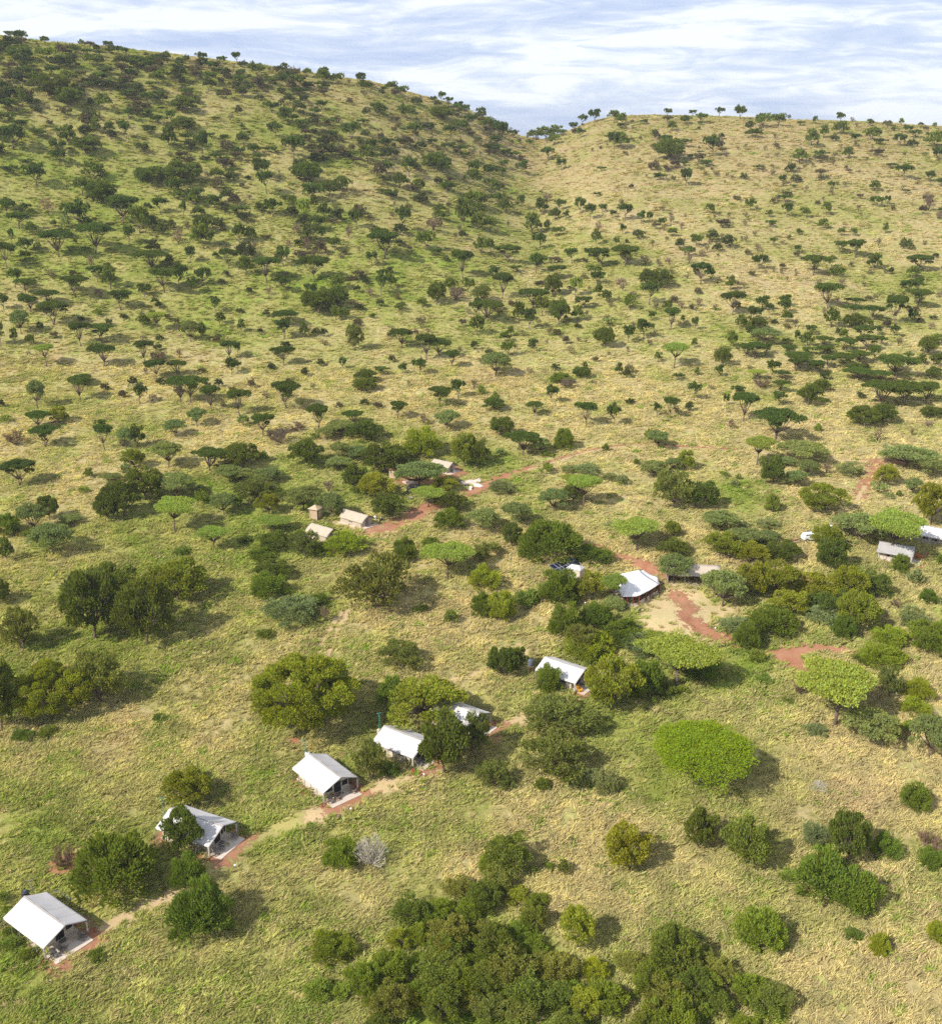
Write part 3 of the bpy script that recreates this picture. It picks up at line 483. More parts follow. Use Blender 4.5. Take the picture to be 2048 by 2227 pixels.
# ------------------------------------------------------------------ tents: where they stand (survey of ridge ends), then levelled pads
TENTS = [
 # key, ridge back, ridge front (px), half width, kind
 ('t1', (48.7, 1945.3), (147.5, 2015.7)), ('t2', (363.6, 1754.9), (492.0, 1798.0)), ('t3', (669.0, 1635.0), (746.0, 1693.5)),
 ('t4', (830.6, 1575.8), (931.0, 1614.0)), ('t5', (951.0, 1517.0), (1051.5, 1553.0)), ('t6', (1180.0, 1425.5), (1277.5, 1457.0)),
 ('t7', (1907.9, 1175.5), (1993.9, 1188.8)), ('t8', (1985.5, 1136.7), (2079.0, 1155.0))]
RIDGE, EAVE = 3.9, 2.45
POSE = {}
for key, b, f in TENTS:
    gx, gy, gz, t, _ = cast([(b[0]+f[0])/2], [(b[1]+f[1])/2+ 1.0*RIDGE*F/165/1.5], base_z)
    pz = float(gz[0]) 
    for _ in range(4):
        P, _t = on_plane(*b, pz+RIDGE); Q, _t2 = on_plane(*f, pz+RIDGE); C = (P+Q)/2
        pz = float(base_z(np.array([C[0]]), np.array([C[1]]))[0])
    L = float(np.linalg.norm(Q-P)); a = math.atan2(Q[1]-P[1], Q[0]-P[0])
    POSE[key] = (C, pz, a, L*0.91, (_t+_t2)/2)
    print('tent', key, [round(q, 1) for q in C], 'z', round(pz, 1), 'ang', round(math.degrees(a)), 'L', round(L, 2), 'D', round((_t+_t2)/2))
def padat(px, py, r0, fade=7):
    x, y, z, t, _ = cast([px], [py], base_z); PADS.append((float(x[0]), float(y[0]), float(z[0]), r0, fade)); return float(x[0]), float(y[0]), float(z[0]), float(t[0])
for k, (C, pz, a, L, D) in POSE.items(): PADS.append((C[0], C[1], pz, 7.0, 6.0))
MESS = padat(1392, 1300, 9.0, 8)
LOUNGE = padat(1505, 1262, 5.0, 6)
KT = {}
for key, b, f in (('k1', (749, 1106), (804, 1121.5)), ('k2', (675.5, 1136), (728, 1151)), ('k3', (942.5, 996.5), (987.5, 1006))):
    gx, gy, gz, t, _ = cast([(b[0]+f[0])/2], [(b[1]+f[1])/2+24], base_z); pz = float(gz[0])
    for _ in range(4):
        P, _t = on_plane(*b, pz+3.0); Q, _t2 = on_plane(*f, pz+3.0); C = (P+Q)/2; pz = float(base_z(np.array([C[0]]), np.array([C[1]]))[0])
    L = float(np.linalg.norm(Q-P)); KT[key] = (C, pz, math.atan2(Q[1]-P[1], Q[0]-P[0]), L)
    PADS.append((C[0], C[1], pz, 4.5, 5.0)); print('tent', key, [round(q, 1) for q in C], round(math.degrees(KT[key][2])), round(L, 2))

# ------------------------------------------------------------------ colour of the ground cover: dry straw, olive, lush green (varies from place to place)
BLOB = [  # px, py, radius px, dryness 0..1
 (120, 200, 260, .42), (400, 300, 260, .40), (700, 330, 220, .45), (880, 300, 160, .55), (200, 480, 260, .30), (520, 560, 260, .30), (820, 560, 220, .34), (1050, 420, 160, .45),
 (1250, 360, 160, .85), (1450, 400, 200, .85), (1750, 350, 260, .80), (1980, 420, 200, .80), (1560, 500, 70, .45), (1720, 560, 200, .80), (1680, 620, 120, .95), (1930, 615, 80, .45), (1900, 760, 200, .75),
 (1250, 600, 200, .50), (1350, 760, 200, .72), (1000, 730, 200, .55), (1200, 800, 200, .75), (700, 720, 200, .55), (350, 720, 200, .52), (100, 760, 200, .70), (300, 870, 260, .86), (100, 1050, 200, .85),
 (600, 860, 240, .86), (800, 850, 150, .8), (1000, 830, 160, .8), (1300, 900, 220, .80), (1550, 900, 150, .75), (1850, 930, 200, .86), (1080, 1000, 55, .10), (1120, 1040, 50, .12), (1120, 1120, 120, .55), (1350, 1050, 160, .75), (1620, 1070, 60, .2), (1750, 1120, 140, .8), (1950, 1080, 120, .75),
 (650, 1050, 120, .45), (850, 1000, 120, .42), (400, 1150, 160, .45), (150, 1150, 120, .6), (560, 1180, 100, .3), (520, 1300, 120, .45), (900, 1180, 120, .68), (950, 1350, 120, .8), (1080, 1250, 140, .72), (1160, 1380, 80, .6),
 (150, 1430, 120, .4), (400, 1420, 140, .45), (450, 1600, 160, .70), (200, 1650, 160, .62), (80, 1550, 120, .55), (350, 1540, 100, .7), (600, 1600, 60, .35), (700, 1560, 80, .55), (800, 1650, 60, .35), (620, 1760, 120, .42), (560, 1700, 60, .35),
 (100, 1800, 140, .60), (300, 1780, 60, .5), (200, 2150, 160, .40), (60, 2120, 60, .15), (400, 2080, 140, .55), (600, 1980, 140, .78), (800, 1900, 160, .70), (700, 2150, 120, .5), (1000, 1750, 140, .62), (1050, 1850, 100, .85), (1250, 1820, 120, .75), (1270, 1930, 140, .80),
 (950, 2080, 120, .15), (1100, 2150, 160, .12), (1350, 2080, 100, .35), (1450, 2000, 120, .7), (1500, 2100, 100, .3), (1700, 2100, 200, .85), (1950, 2050, 200, .85), (1750, 1950, 150, .75), (1600, 1750, 120, .6), (1900, 1750, 160, .88), (1950, 1650, 150, .9), (1750, 1650, 120, .78),
 (1420, 1720, 80, .45), (1350, 1560, 100, .35), (1400, 1450, 90, .25), (1600, 1500, 100, .38), (1650, 1580, 100, .55), (1550, 1430, 80, .3), (1250, 1500, 80, .3), (1850, 1400, 130, .55), (2000, 1400, 80, .7), (1950, 1300, 100, .75), (1780, 1390, 30, .2), (1830, 1250, 100, .6), (1700, 1380, 40, .4)]
bx, by, _, bD, _ = cast([b[0] for b in BLOB], [b[1] for b in BLOB])
brd = np.array([b[2] for b in BLOB])/F*bD*0.75
bv = np.array([b[3] for b in BLOB])
def dryness(x, y):
    x = np.asarray(x, float); y = np.asarray(y, float); s = np.full(x.shape, 0.02*0.6); w = np.full(x.shape, 0.02)
    for i in range(len(BLOB)):
        # depth on sloping ground is foreshortened, so reach farther away than across
        d2 = ((x-bx[i])/brd[i])**2+((y-by[i])/(brd[i]*1.5))**2; q = np.exp(-d2); s += q*bv[i]; w += q
    d = s/w+0.09
    d = d + fbm(x, y, 34, 51, 4)*0.40 + fbm(x, y, 8, 61, 4)*0.40
    return d
C_LUSH = np.array([0.255, 0.345, 0.045]); C_OLIVE = np.array([0.420, 0.425, 0.135]); C_STRAW = np.array([0.62, 0.525, 0.290]); C_PINK = np.array([0.63, 0.48, 0.33])
def cover_colour(x, y):
    d = np.clip(dryness(x, y), 0, 1)[..., None]
    c = np.where(d < 0.45, C_LUSH+(C_OLIVE-C_LUSH)*(d/0.45), C_OLIVE+(C_STRAW-C_OLIVE)*((d-0.45)/0.55))
    p = np.clip(fbm(x, y, 21, 71, 3)*1.6-0.35, 0, 1)[..., None]*np.clip((d-0.5)*2, 0, 1)
    c = c*(1-p*0.6)+C_PINK*p*0.6
    k = np.clip((np.asarray(y, float)-430)/260, 0, 1)[..., None]      # the higher slopes are tinted browner and a little darker
    return c*(1-k*np.array([0.15, 0.20, 0.16]))

# ------------------------------------------------------------------ bare soil, paths and tracks: outlines kept for keeping the grass off them
def soil_mat(name, col, col2, gr=0.0):
    m = bpy.data.materials.new(name); m.use_nodes = True; t = m.node_tree; b = t.nodes['Principled BSDF']
    b.inputs['Roughness'].default_value = 0.95; b.inputs['Specular IOR Level'].default_value = 0.1
    pos = N(t, 'ShaderNodeNewGeometry').outputs['Position']
    c = mixc(t, ramp(t, noise(t, pos, 0.35, 5, 0.65), [(0.35, 0.0), (0.65, 1.0)]), col, col2)
    c = mixc(t, mathn(t, 'MULTIPLY', ramp(t, noise(t, pos, 1.8, 4, 0.7), [(0.52, 0.0), (0.66, 1.0)]), gr), c, (0.22, 0.22, 0.06))
    c = mixc(t, 0.35, c, mixc(t, noise(t, pos, 5, 3, 0.7), (0, 0, 0), tuple(min(1, 2*q) for q in col)))
    t.links.new(c, b.inputs['Base Color'])
    bn = N(t, 'ShaderNodeBump', i_Strength=0.5, i_Distance=0.12); t.links.new(noise(t, pos, 2.5, 5, 0.7), bn.inputs['Height']); t.links.new(bn.outputs[0], b.inputs['Normal'])
    # ragged, thinning margin: soil gives way to grass in patches
    e = N(t, 'ShaderNodeAttribute', attribute_name='edge').outputs['Fac']
    k = mathn(t, 'ADD', e, mathn(t, 'MULTIPLY_ADD', noise(t, pos, 0.9, 5, 0.72), 1.5, -0.75))
    al = ramp(t, k, [(0.34, 0.0), (0.50, 1.0)])
    tr = N(t, 'ShaderNodeBsdfTransparent'); mx = N(t, 'ShaderNodeMixShader'); t.links.new(al, mx.inputs[0]); t.links.new(tr.outputs[0], mx.inputs[1]); t.links.new(b.outputs[0], mx.inputs[2])
    t.links.new(mx.outputs[0], t.nodes['Material Output'].inputs['Surface']); return m
M_red_soil = soil_mat('red_soil', (0.33, 0.135, 0.075), (0.44, 0.235, 0.145), 0.6)
M_tan_soil = soil_mat('tan_soil', (0.50, 0.35, 0.20), (0.44, 0.36, 0.16), 0.6)
M_lawn = soil_mat('trampled_grass', (0.58, 0.40, 0.22), (0.46, 0.38, 0.17), 0.55)
M_green = soil_mat('mown_grass', (0.30, 0.27, 0.09), (0.40, 0.33, 0.13), 0.5)
SOILS = []                                              # (polygon Nx2 or polyline, half width)
def dist_poly(x, y, P, closed=True):
    """signed distance (inside positive) to polygon, or half-width minus distance for polylines"""
    d = np.full(x.shape, 1e9); inside = np.zeros(x.shape, bool); n = len(P)
    for i in range(n if closed else n-1):
        a = P[i]; b = P[(i+1) % n]; ab = b-a; t = np.clip(((x-a[0])*ab[0]+(y-a[1])*ab[1])/(ab@ab+1e-9), 0, 1)
        d = np.minimum(d, np.hypot(x-a[0]-t*ab[0], y-a[1]-t*ab[1]))
        if closed:
            c = ((a[1] > y) != (b[1] > y)) & (x < (b[0]-a[0])*(y-a[1])/(b[1]-a[1]+1e-12)+a[0]); inside ^= c
    return np.where(inside, d, -d) if closed else -d
def soil_sd(s, x, y):
    P, hw, closed = s
    return dist_poly(x, y, P, closed)+(0 if closed else hw)
def world(pts):
    x, y, z, t, _ = cast([p[0] for p in pts], [p[1] for p in pts]); return np.stack([x, y], 1), float(t.mean())
def patch(name, mt, pts, hw=None, fade=1.6, lift=0.03, px=True, step=None, keep=0.5):
    P = world(pts)[0] if px else np.array(pts, float); D = float(np.hypot(P[:, 0], P[:, 1]).mean())
    closed = hw is None; s = (P, hw or 0, closed); st = step or max(0.35, (0.45 if not closed else 0.6)*D/200)
    if not closed: st = min(st, hw*0.45)
    m = 0.8*fade+ (hw or 0)
    x0, y0 = P.min(0)-m; x1, y1 = P.max(0)+m
    gx = np.arange(x0, x1+st, st); gy = np.arange(y0, y1+st, st)
    X, Y = np.meshgrid(gx, gy); sdv = soil_sd(s, X, Y); keepv = sdv > -0.8*fade
    q = keepv[:-1, :-1] & keepv[1:, :-1] & keepv[:-1, 1:] & keepv[1:, 1:]
    idx = np.arange(X.size).reshape(X.shape); Fq = np.stack([idx[:-1, :-1][q], idx[:-1, 1:][q], idx[1:, 1:][q], idx[1:, :-1][q]], 1)
    used, inv = np.unique(Fq, return_inverse=True); Fq = inv.reshape(-1, 4)
    xs = X.ravel()[used]; ys = Y.ravel()[used]
    me = mesh_np(name, np.stack([xs, ys, ground(xs, ys)+lift], 1), Fq, mt, smooth=True)
    at = me.attributes.new('edge', 'FLOAT', 'POINT'); at.data.foreach_set('value', np.clip(0.5+sdv.ravel()[used]/fade*0.5, 0, 1).astype(np.float32))
    SOILS.append((s, keep*fade))
    return obj(name, me, kind='structure')
def fromR(o, s, pts): return [(o[0]+a/s, o[1]+b/s) for a, b in pts]
R5 = ((1150, 1150), 3.696); R8 = ((1536, 1227), Z)
patch('camp_clearing', M_lawn, fromR(*R5, [(1060, 470), (1180, 455), (1340, 450), (1420, 500), (1560, 610), (1760, 600), (1770, 690), (1560, 760), (1500, 860), (1540, 900), (1280, 895), (1060, 880), (940, 850), (890, 760), (840, 680), (800, 610), (900, 600), (1040, 510)]), fade=6.5, lift=0.05)
patch('red_path', M_red_soil, fromR(*R5, [(530, 150), (640, 195), (760, 240), (880, 275), (960, 300)]), hw=1.5, fade=1.8, lift=0.06)
patch('red_path', M_red_soil, fromR(*R5, [(880, 275), (940, 330), (1040, 370), (1100, 400)]), hw=1.6, fade=2.4, lift=0.065)
patch('worn_path', M_red_soil, fromR(*R5, [(1170, 530), (1230, 580), (1290, 650), (1260, 700), (1320, 770), (1420, 830), (1540, 880), (1680, 915)]), hw=1.2, fade=3.4, lift=0.08)
patch('worn_path', M_red_soil, fromR(*R5, [(1340, 750), (1400, 800), (1560, 885)]), hw=1.2, fade=3.0, lift=0.09)
patch('red_turning_place', M_red_soil, fromR(*R8, [(450, 690), (560, 665), (720, 635), (1000, 640), (1130, 670), (1200, 705), (1130, 722), (900, 712), (790, 718), (765, 760), (800, 810), (830, 850), (790, 865), (680, 830), (560, 785)]), fade=1.8, lift=0.06)
patch('red_soil_patch', M_red_soil, fromR(*R8, [(680, 60), (760, 70), (840, 100), (830, 130), (760, 120), (680, 105)]), fade=1.5, lift=0.06)
patch('red_soil_patch', M_red_soil, fromR(*R8, [(330, 600), (420, 620), (500, 590), (470, 640), (400, 700), (330, 650)]), fade=3, lift=0.05)
patch('dirt_track', M_red_soil, [(1015, 1072), (1045, 1060), (1107, 1032), (1150, 1019)], hw=1.5, fade=1.8, lift=0.06)
for off in (-2.0, 2.0):
    patch('wheel_rut', M_red_soil if off < 0 else M_tan_soil, [(1150, 1019+off), (1190, 1007+off), (1273, 982+off), (1343, 971+off*.8), (1412, 968+off*.7), (1536, 975+off*.6), (1619, 981+off*.5)], hw=0.55, fade=0.9, lift=0.07)
patch('wheel_rut', M_tan_soil, [(1619, 981), (1700, 990), (1785, 999), (1882, 1004)], hw=0.6, fade=1.0, lift=0.07)
patch('dirt_track', M_red_soil, [(1865, 1003), (1910, 1006), (1960, 1008)], hw=1.6, fade=2.6, lift=0.06)
patch('dirt_track', M_red_soil, [(1902, 1018), (1893, 1038), (1880, 1058), (1866, 1082)], hw=1.6, fade=2.8, lift=0.06)
patch('wheel_rut', M_tan_soil, [(1880, 1058), (1866, 1082), (1845, 1103), (1815, 1130)], hw=0.5, fade=0.9, lift=0.075)
patch('dirt_track', M_red_soil, [(805, 1158), (838, 1152), (880, 1132), (915, 1112), (945, 1098), (970, 1090)], hw=2.6, fade=3.0, lift=0.05)
for a in ([(842, 1158), (832, 1174), (818, 1200)], [(857, 1158), (846, 1178), (832, 1202)], [(757, 1330), (745, 1352), (731, 1378), (712, 1425)], [(741, 1334), (724, 1358), (708, 1384), (690, 1424)]):
    patch('wheel_rut', M_tan_soil, a, hw=0.55, fade=0.9, lift=0.12)
patch('dirt_track', M_red_soil, [(985, 1020), (970, 1030), (958, 1044), (930, 1050), (880, 1046)], hw=2.2, fade=3.2, lift=0.05)
patch('red_soil_patch', M_red_soil, [(1005, 1068), (1030, 1062), (1060, 1056), (1050, 1068), (1030, 1078), (1010, 1082)], fade=2.5, lift=0.05)
patch('worn_path', M_tan_soil, [(886, 1492), (920, 1487), (960, 1482), (1024, 1471), (1080, 1452), (1120, 1435)], hw=0.9, fade=2.2, lift=0.05)
patch('red_soil_patch', M_red_soil, [(624, 1606), (640, 1603), (655, 1610), (652, 1620), (634, 1618)], fade=1.4, lift=0.05)
patch('red_soil_patch', M_red_soil, [(737, 1640), (752, 1639), (762, 1643), (748, 1646)], fade=1.0, lift=0.05)
patch('footpath', M_tan_soil, [(205, 2035), (250, 2010), (300, 1986), (340, 1964), (375, 1943)], hw=1.3, fade=2.0, lift=0.05)
patch('footpath', M_green, [(445, 1895), (480, 1868), (520, 1845), (580, 1815), (640, 1785), (700, 1765), (760, 1745)], hw=1.9, fade=2.2, lift=0.04)
patch('footpath', M_tan_soil, [(690, 1770), (745, 1750), (800, 1725), (850, 1702), (905, 1683), (945, 1676)], hw=1.7, fade=2.6, lift=0.05)
patch('footpath', M_tan_soil, [(1060, 1590), (1090, 1582), (1120, 1570), (1145, 1562)], hw=1.7, fade=3.0, lift=0.05)
patch('footpath', M_tan_soil, [(1190, 1540), (1225, 1525), (1255, 1512)], hw=1.6, fade=3.4, lift=0.05)
patch('red_soil_patch', M_red_soil, [(110, 1880), (150, 1862), (190, 1845), (195, 1858), (160, 1880), (120, 1905)], fade=3.4, lift=0.04)
patch('red_soil_patch', M_tan_soil, [(1135, 1405), (1160, 1408), (1165, 1425), (1140, 1432), (1120, 1420)], fade=4, lift=0.04)
patch('fallen_log_ground', M_tan_soil, fromR((1600, 950), 4.125, [(440, 950), (560, 930), (660, 900), (690, 925), (560, 965), (470, 965)]), fade=3, lift=0.04)
def local(C, a, pts): return [(C[0]+p*math.cos(a)-q*math.sin(a), C[1]+p*math.sin(a)+q*math.cos(a)) for p, q in pts]
HW = 3.5
for k, (C, pz, a, L, D) in POSE.items():
    e = L/2
    front = {'t1': 4.6, 't2': 3.4, 't3': 3.8, 't4': 4.4, 't5': 5.5, 't6': 5.0, 't7': 3.6, 't8': 3.0}[k]
    patch('tent_ground', M_red_soil, local(C, a, [(-e-0.2, -HW-0.5), (e+front*0.62, -HW-0.4), (e+front*0.72, HW+0.9), (e-1.5, HW+0.9), (-e, HW-0.5)]), px=False, fade=3.2, lift=0.06)
for k, (C, pz, a, L) in KT.items():
    patch('tent_ground', M_tan_soil if k != 'k3' else M_red_soil, local(C, a, [(-L/2-0.5, -3.2), (L/2+2.2, -3.4), (L/2+2.5, 3.0), (-L/2, 2.4)]), px=False, fade=2.6, lift=0.05)

# ------------------------------------------------------------------ the ground itself
def axis(lo, hi, f0, f1, fine, grow, cap):
    a = list(np.arange(f0, f1+fine/2, fine)); s = fine
    while a[-1] < hi: s = min(cap(a[-1]), s*grow); a.append(a[-1]+s)
    s = fine; b = [a[0]]
    while b[-1] > lo: s = min(cap(b[-1]), s*grow); b.append(b[-1]-s)
    return np.array(b[::-1][:-1]+a)
capx = lambda v: 3.5 if abs(v) < 520 else 120
capy = lambda v: 1.6 if v < 420 else (3.2 if v < 1000 else 150)
gx = axis(-6000, 6000, -120, 150, 1.15, 1.035, capx); gy = axis(-400, 9000, 95, 330, 1.15, 1.02, capy)
X, Y = np.meshgrid(gx, gy); ny, nx = X.shape
ZZ = ground(X, Y)
idx = np.arange(X.size).reshape(X.shape)
Fq = np.stack([idx[:-1, :-1], idx[:-1, 1:], idx[1:, 1:], idx[1:, :-1]], -1).reshape(-1, 4)
gm = bpy.data.materials.new('savanna_ground'); gm.use_nodes = True; t = gm.node_tree; b = t.nodes['Principled BSDF']
b.inputs['Roughness'].default_value = 0.95; b.inputs['Specular IOR Level'].default_value = 0.05
base = N(t, 'ShaderNodeAttribute', attribute_name='tint').outputs['Color']
pos = N(t, 'ShaderNodeNewGeometry').outputs['Position']
f1 = noise(t, pos, 0.55, 6, 0.72, 0.4); f2 = noise(t, pos, 0.16, 5, 0.65, 0.6); f3 = noise(t, pos, 1.6, 5, 0.75)
v = mixc(t, ramp(t, f1, [(0.36, 0.0), (0.62, 1.0)]), (0.60, 0.66, 0.42), (1.16, 1.10, 1.05))
c = mixc(t, 1.0, mixc(t, 1.0, base, (0.74, 0.72, 0.68), 'MULTIPLY'), v, 'MULTIPLY')
c = mixc(t, mathn(t, 'MULTIPLY', ramp(t, f2, [(0.55, 0.0), (0.68, 1.0)]), 0.45), c, mixc(t, 1.0, base, (0.62, 0.98, 0.30), 'MULTIPLY'))
c = mixc(t, mathn(t, 'MULTIPLY', ramp(t, f3, [(0.58, 0.0), (0.70, 1.0)]), 0.5), c, mixc(t, 1.0, base, (0.42, 0.46, 0.30), 'MULTIPLY'))
t.links.new(c, b.inputs['Base Color'])
bn = N(t, 'ShaderNodeBump', i_Strength=0.9, i_Distance=0.7); t.links.new(mathn(t, 'ADD', f1, mathn(t, 'MULTIPLY', f3, 0.45)), bn.inputs['Height']); t.links.new(bn.outputs[0], b.inputs['Normal'])
me = mesh_np('savanna_ground', np.stack([X, Y, ZZ], -1).reshape(-1, 3), Fq, gm, smooth=True)
tint = np.concatenate([cover_colour(X, Y).reshape(-1, 3), np.ones((X.size, 1))], 1).astype(np.float32)
at = me.attributes.new('tint', 'FLOAT_COLOR', 'POINT'); at.data.foreach_set('color', tint.ravel())
obj('ground', me, kind='structure'); print('ground quads', len(Fq))

# ------------------------------------------------------------------ instanced ground cover (uncountable)
def scatter(name, P, rot, scl, tint, pick, meshes, kind='stuff', cat=None, label=None):
    src = bpy.data.collections.new(name+'_kinds')
    for i, m in enumerate(meshes):
        o = bpy.data.objects.new('%s_kind' % name, m); o.name = '%s_%02d' % (name, i); src.objects.link(o)
    me = bpy.data.meshes.new(name); me.vertices.add(len(P)); me.vertices.foreach_set('co', np.asarray(P, np.float32).ravel())
    def att(n, ty, key, v): me.attributes.new(n, ty, 'POINT').data.foreach_set(key, np.ascontiguousarray(v).ravel())
    att('rot', 'FLOAT_VECTOR', 'vector', np.asarray(rot, np.float32)); att('scl', 'FLOAT_VECTOR', 'vector', np.asarray(scl, np.float32))
    att('tint', 'FLOAT_COLOR', 'color', np.concatenate([tint, np.ones((len(P), 1))], 1).astype(np.float32)); att('pick', 'INT', 'value', np.asarray(pick, np.int32))
    o = obj(name, me, kind=kind, cat=cat, label=label)
    ng = bpy.data.node_groups.new(name+'_nodes', 'GeometryNodeTree')
    ng.interface.new_socket('Geometry', in_out='INPUT', socket_type='NodeSocketGeometry'); ng.interface.new_socket('Geometry', in_out='OUTPUT', socket_type='NodeSocketGeometry')
    gi = ng.nodes.new('NodeGroupInput'); go = ng.nodes.new('NodeGroupOutput')
    ip = ng.nodes.new('GeometryNodeInstanceOnPoints'); ci = ng.nodes.new('GeometryNodeCollectionInfo'); ci.inputs['Collection'].default_value = src
    ci.inputs['Separate Children'].default_value = True; ci.inputs['Reset Children'].default_value = True; ip.inputs['Pick Instance'].default_value = True
    mv = ng.nodes.new('GeometryNodeMeshToPoints'); ng.links.new(gi.outputs[0], mv.inputs['Mesh']); ng.links.new(mv.outputs[0], ip.inputs['Points'])
    ng.links.new(ci.outputs[0], ip.inputs['Instance'])
    def na(n, ty):
        q = ng.nodes.new('GeometryNodeInputNamedAttribute'); q.data_type = ty; q.inputs['Name'].default_value = n; return q.outputs['Attribute']
    e = ng.nodes.new('FunctionNodeEulerToRotation'); ng.links.new(na('rot', 'FLOAT_VECTOR'), e.inputs[0]); ng.links.new(e.outputs[0], ip.inputs['Rotation'])
    ng.links.new(na('scl', 'FLOAT_VECTOR'), ip.inputs['Scale']); ng.links.new(na('pick', 'INT'), ip.inputs['Instance Index'])
    ng.links.new(ip.outputs[0], go.inputs[0])
    md = o.modifiers.new('scatter', 'NODES'); md.node_group = ng
    return o
def tuft(seed, n, ln, wd, spread, lean):
    g = np.random.default_rng(seed); a = g.uniform(0, 6.283, n); r = spread*np.sqrt(g.random(n)); B = np.stack([r*np.cos(a), r*np.sin(a), np.zeros(n)], 1)
    h = ln*g.uniform(0.6, 1.25, (n, 1)); D = unit(np.stack([np.cos(a)*0.55+lean+g.normal(0, .25, n), np.sin(a)*0.55+g.normal(0, .25, n), np.full(n, 1.0)], 1))
    S = unit(np.cross(D, g.normal(size=(n, 3))))*wd; T = B+D*h+np.array([lean*0.5, 0, -0.12])*h; Mi = B+D*h*0.55
    V = np.stack([B-S*0.5, B+S*0.5, Mi+S*0.5, T, Mi-S*0.5], 1).reshape(-1, 3)
    i = np.arange(n)*5; return mesh_np('grass_tuft', V, np.stack([i, i+1, i+2, i+3, i+4], 1), M_grassblade)
tufts = [tuft(600+s, 24, 0.95, 0.10, 0.40, 0.55) for s in range(4)]
weeds = []
for s in range(3):
    g = np.random.default_rng(620+s); n = 46; e = unit(g.normal(size=(n, 3))); e[:, 2] = np.abs(e[:, 2]); P_ = e*g.uniform(0.3, 1, (n, 1))*np.array([0.5, 0.5, 0.42])
    vf = leaves(P_, e+np.array([0, 0, .4]), 0.30, 0.16, g, 0.6); weeds.append(mesh_np('weed_clump', *vf, M_grassblade))
def in_view(x, y, z, m=60):
    zz = z-HC; d = y*math.cos(PITCH)-zz*math.sin(PITCH); u = SW/2+F*x/d; w = SH/2-F*(y*math.sin(PITCH)+zz*math.cos(PITCH))/d
    return (d > 0) & (u > -m) & (u < SW+m) & (w > -m) & (w < SH+m*1.5), u, w, d
def clear_of_soil(x, y):
    ok = np.ones(x.shape, bool)
    for s, lim in SOILS:
        P = s[0]; m = s[1]+4; bb = (x > P[:, 0].min()-m) & (x < P[:, 0].max()+m) & (y > P[:, 1].min()-m) & (y < P[:, 1].max()+m)
        if bb.any():
            k = np.where(bb)[0]; sd_ = soil_sd(s, x[k], y[k]); ok[k[sd_+rng.normal(0, lim*0.6, len(k)) > lim*0.15]] = False
    return ok
pts = []
for y0, y1, dens, sz in ((98, 170, 5.6, 0.88), (170, 250, 3.6, 1.0), (250, 370, 1.6, 1.15), (370, 520, 0.45, 1.7), (520, 800, 0.16, 2.3)):
    half = y1*0.48+12; n = int(dens*(y1-y0)*2*half); x = rng.uniform(-half, half, n); y = rng.uniform(y0, y1, n)
    pts.append(np.stack([x, y, np.full(n, sz)], 1))
pts = np.concatenate(pts); gz = ground(pts[:, 0], pts[:, 1]); ok, u_, w_, d_ = in_view(pts[:, 0], pts[:, 1], gz); pts = pts[ok]; gz = gz[ok]
ok = clear_of_soil(pts[:, 0], pts[:, 1]); pts = pts[ok]; gz = gz[ok]; n = len(pts)
lumpy = fbm(pts[:, 0], pts[:, 1], 5.5, 81, 3); dr = dryness(pts[:, 0], pts[:, 1])
keep = rng.random(n) < np.clip(0.72+1.0*lumpy, 0.15, 1); pts = pts[keep]; gz = gz[keep]; lumpy = lumpy[keep]; dr = dr[keep]; n = len(pts)
tn = cover_colour(pts[:, 0], pts[:, 1])*rng.uniform(0.80, 1.14, (n, 1))*(1+0.28*fbm(pts[:, 0], pts[:, 1], 3.2, 95, 2))[:, None]
alt = rng.random(n) < 0.07; tn[alt] = C_STRAW*rng.uniform(0.75, 1.1, (alt.sum(), 1)); alt = (rng.random(n) < 0.12) & (lumpy > 0.1); tn[alt] = C_LUSH*rng.uniform(0.8, 1.3, (alt.sum(), 1))
isw = rng.random(n) < np.clip(0.42-dr*0.5, 0.02, 0.4)
pick = np.where(isw, 4+rng.integers(0, 3, n), rng.integers(0, 4, n))
order = sorted(range(7))
sc = pts[:, 2]*rng.uniform(0.65, 1.25, n)*(1+0.35*lumpy)*np.where(isw, 1.45, 1.0)
rot = np.stack([rng.normal(0, .08, n), rng.normal(0, .08, n), np.where(isw, rng.uniform(0, 6.28, n), rng.normal(0.6, 0.6, n))], 1)
scatter('savanna_grass', np.stack([pts[:, 0], pts[:, 1], gz-0.03], 1), rot, np.stack([sc, sc, sc*rng.uniform(0.55, 0.95, n)*np.where(pts[:, 2] > 1.5, 0.42, np.where(pts[:, 2] > 1.05, 0.75, 1.25))], 1), tn, pick, tufts+weeds)
print('grass', n)
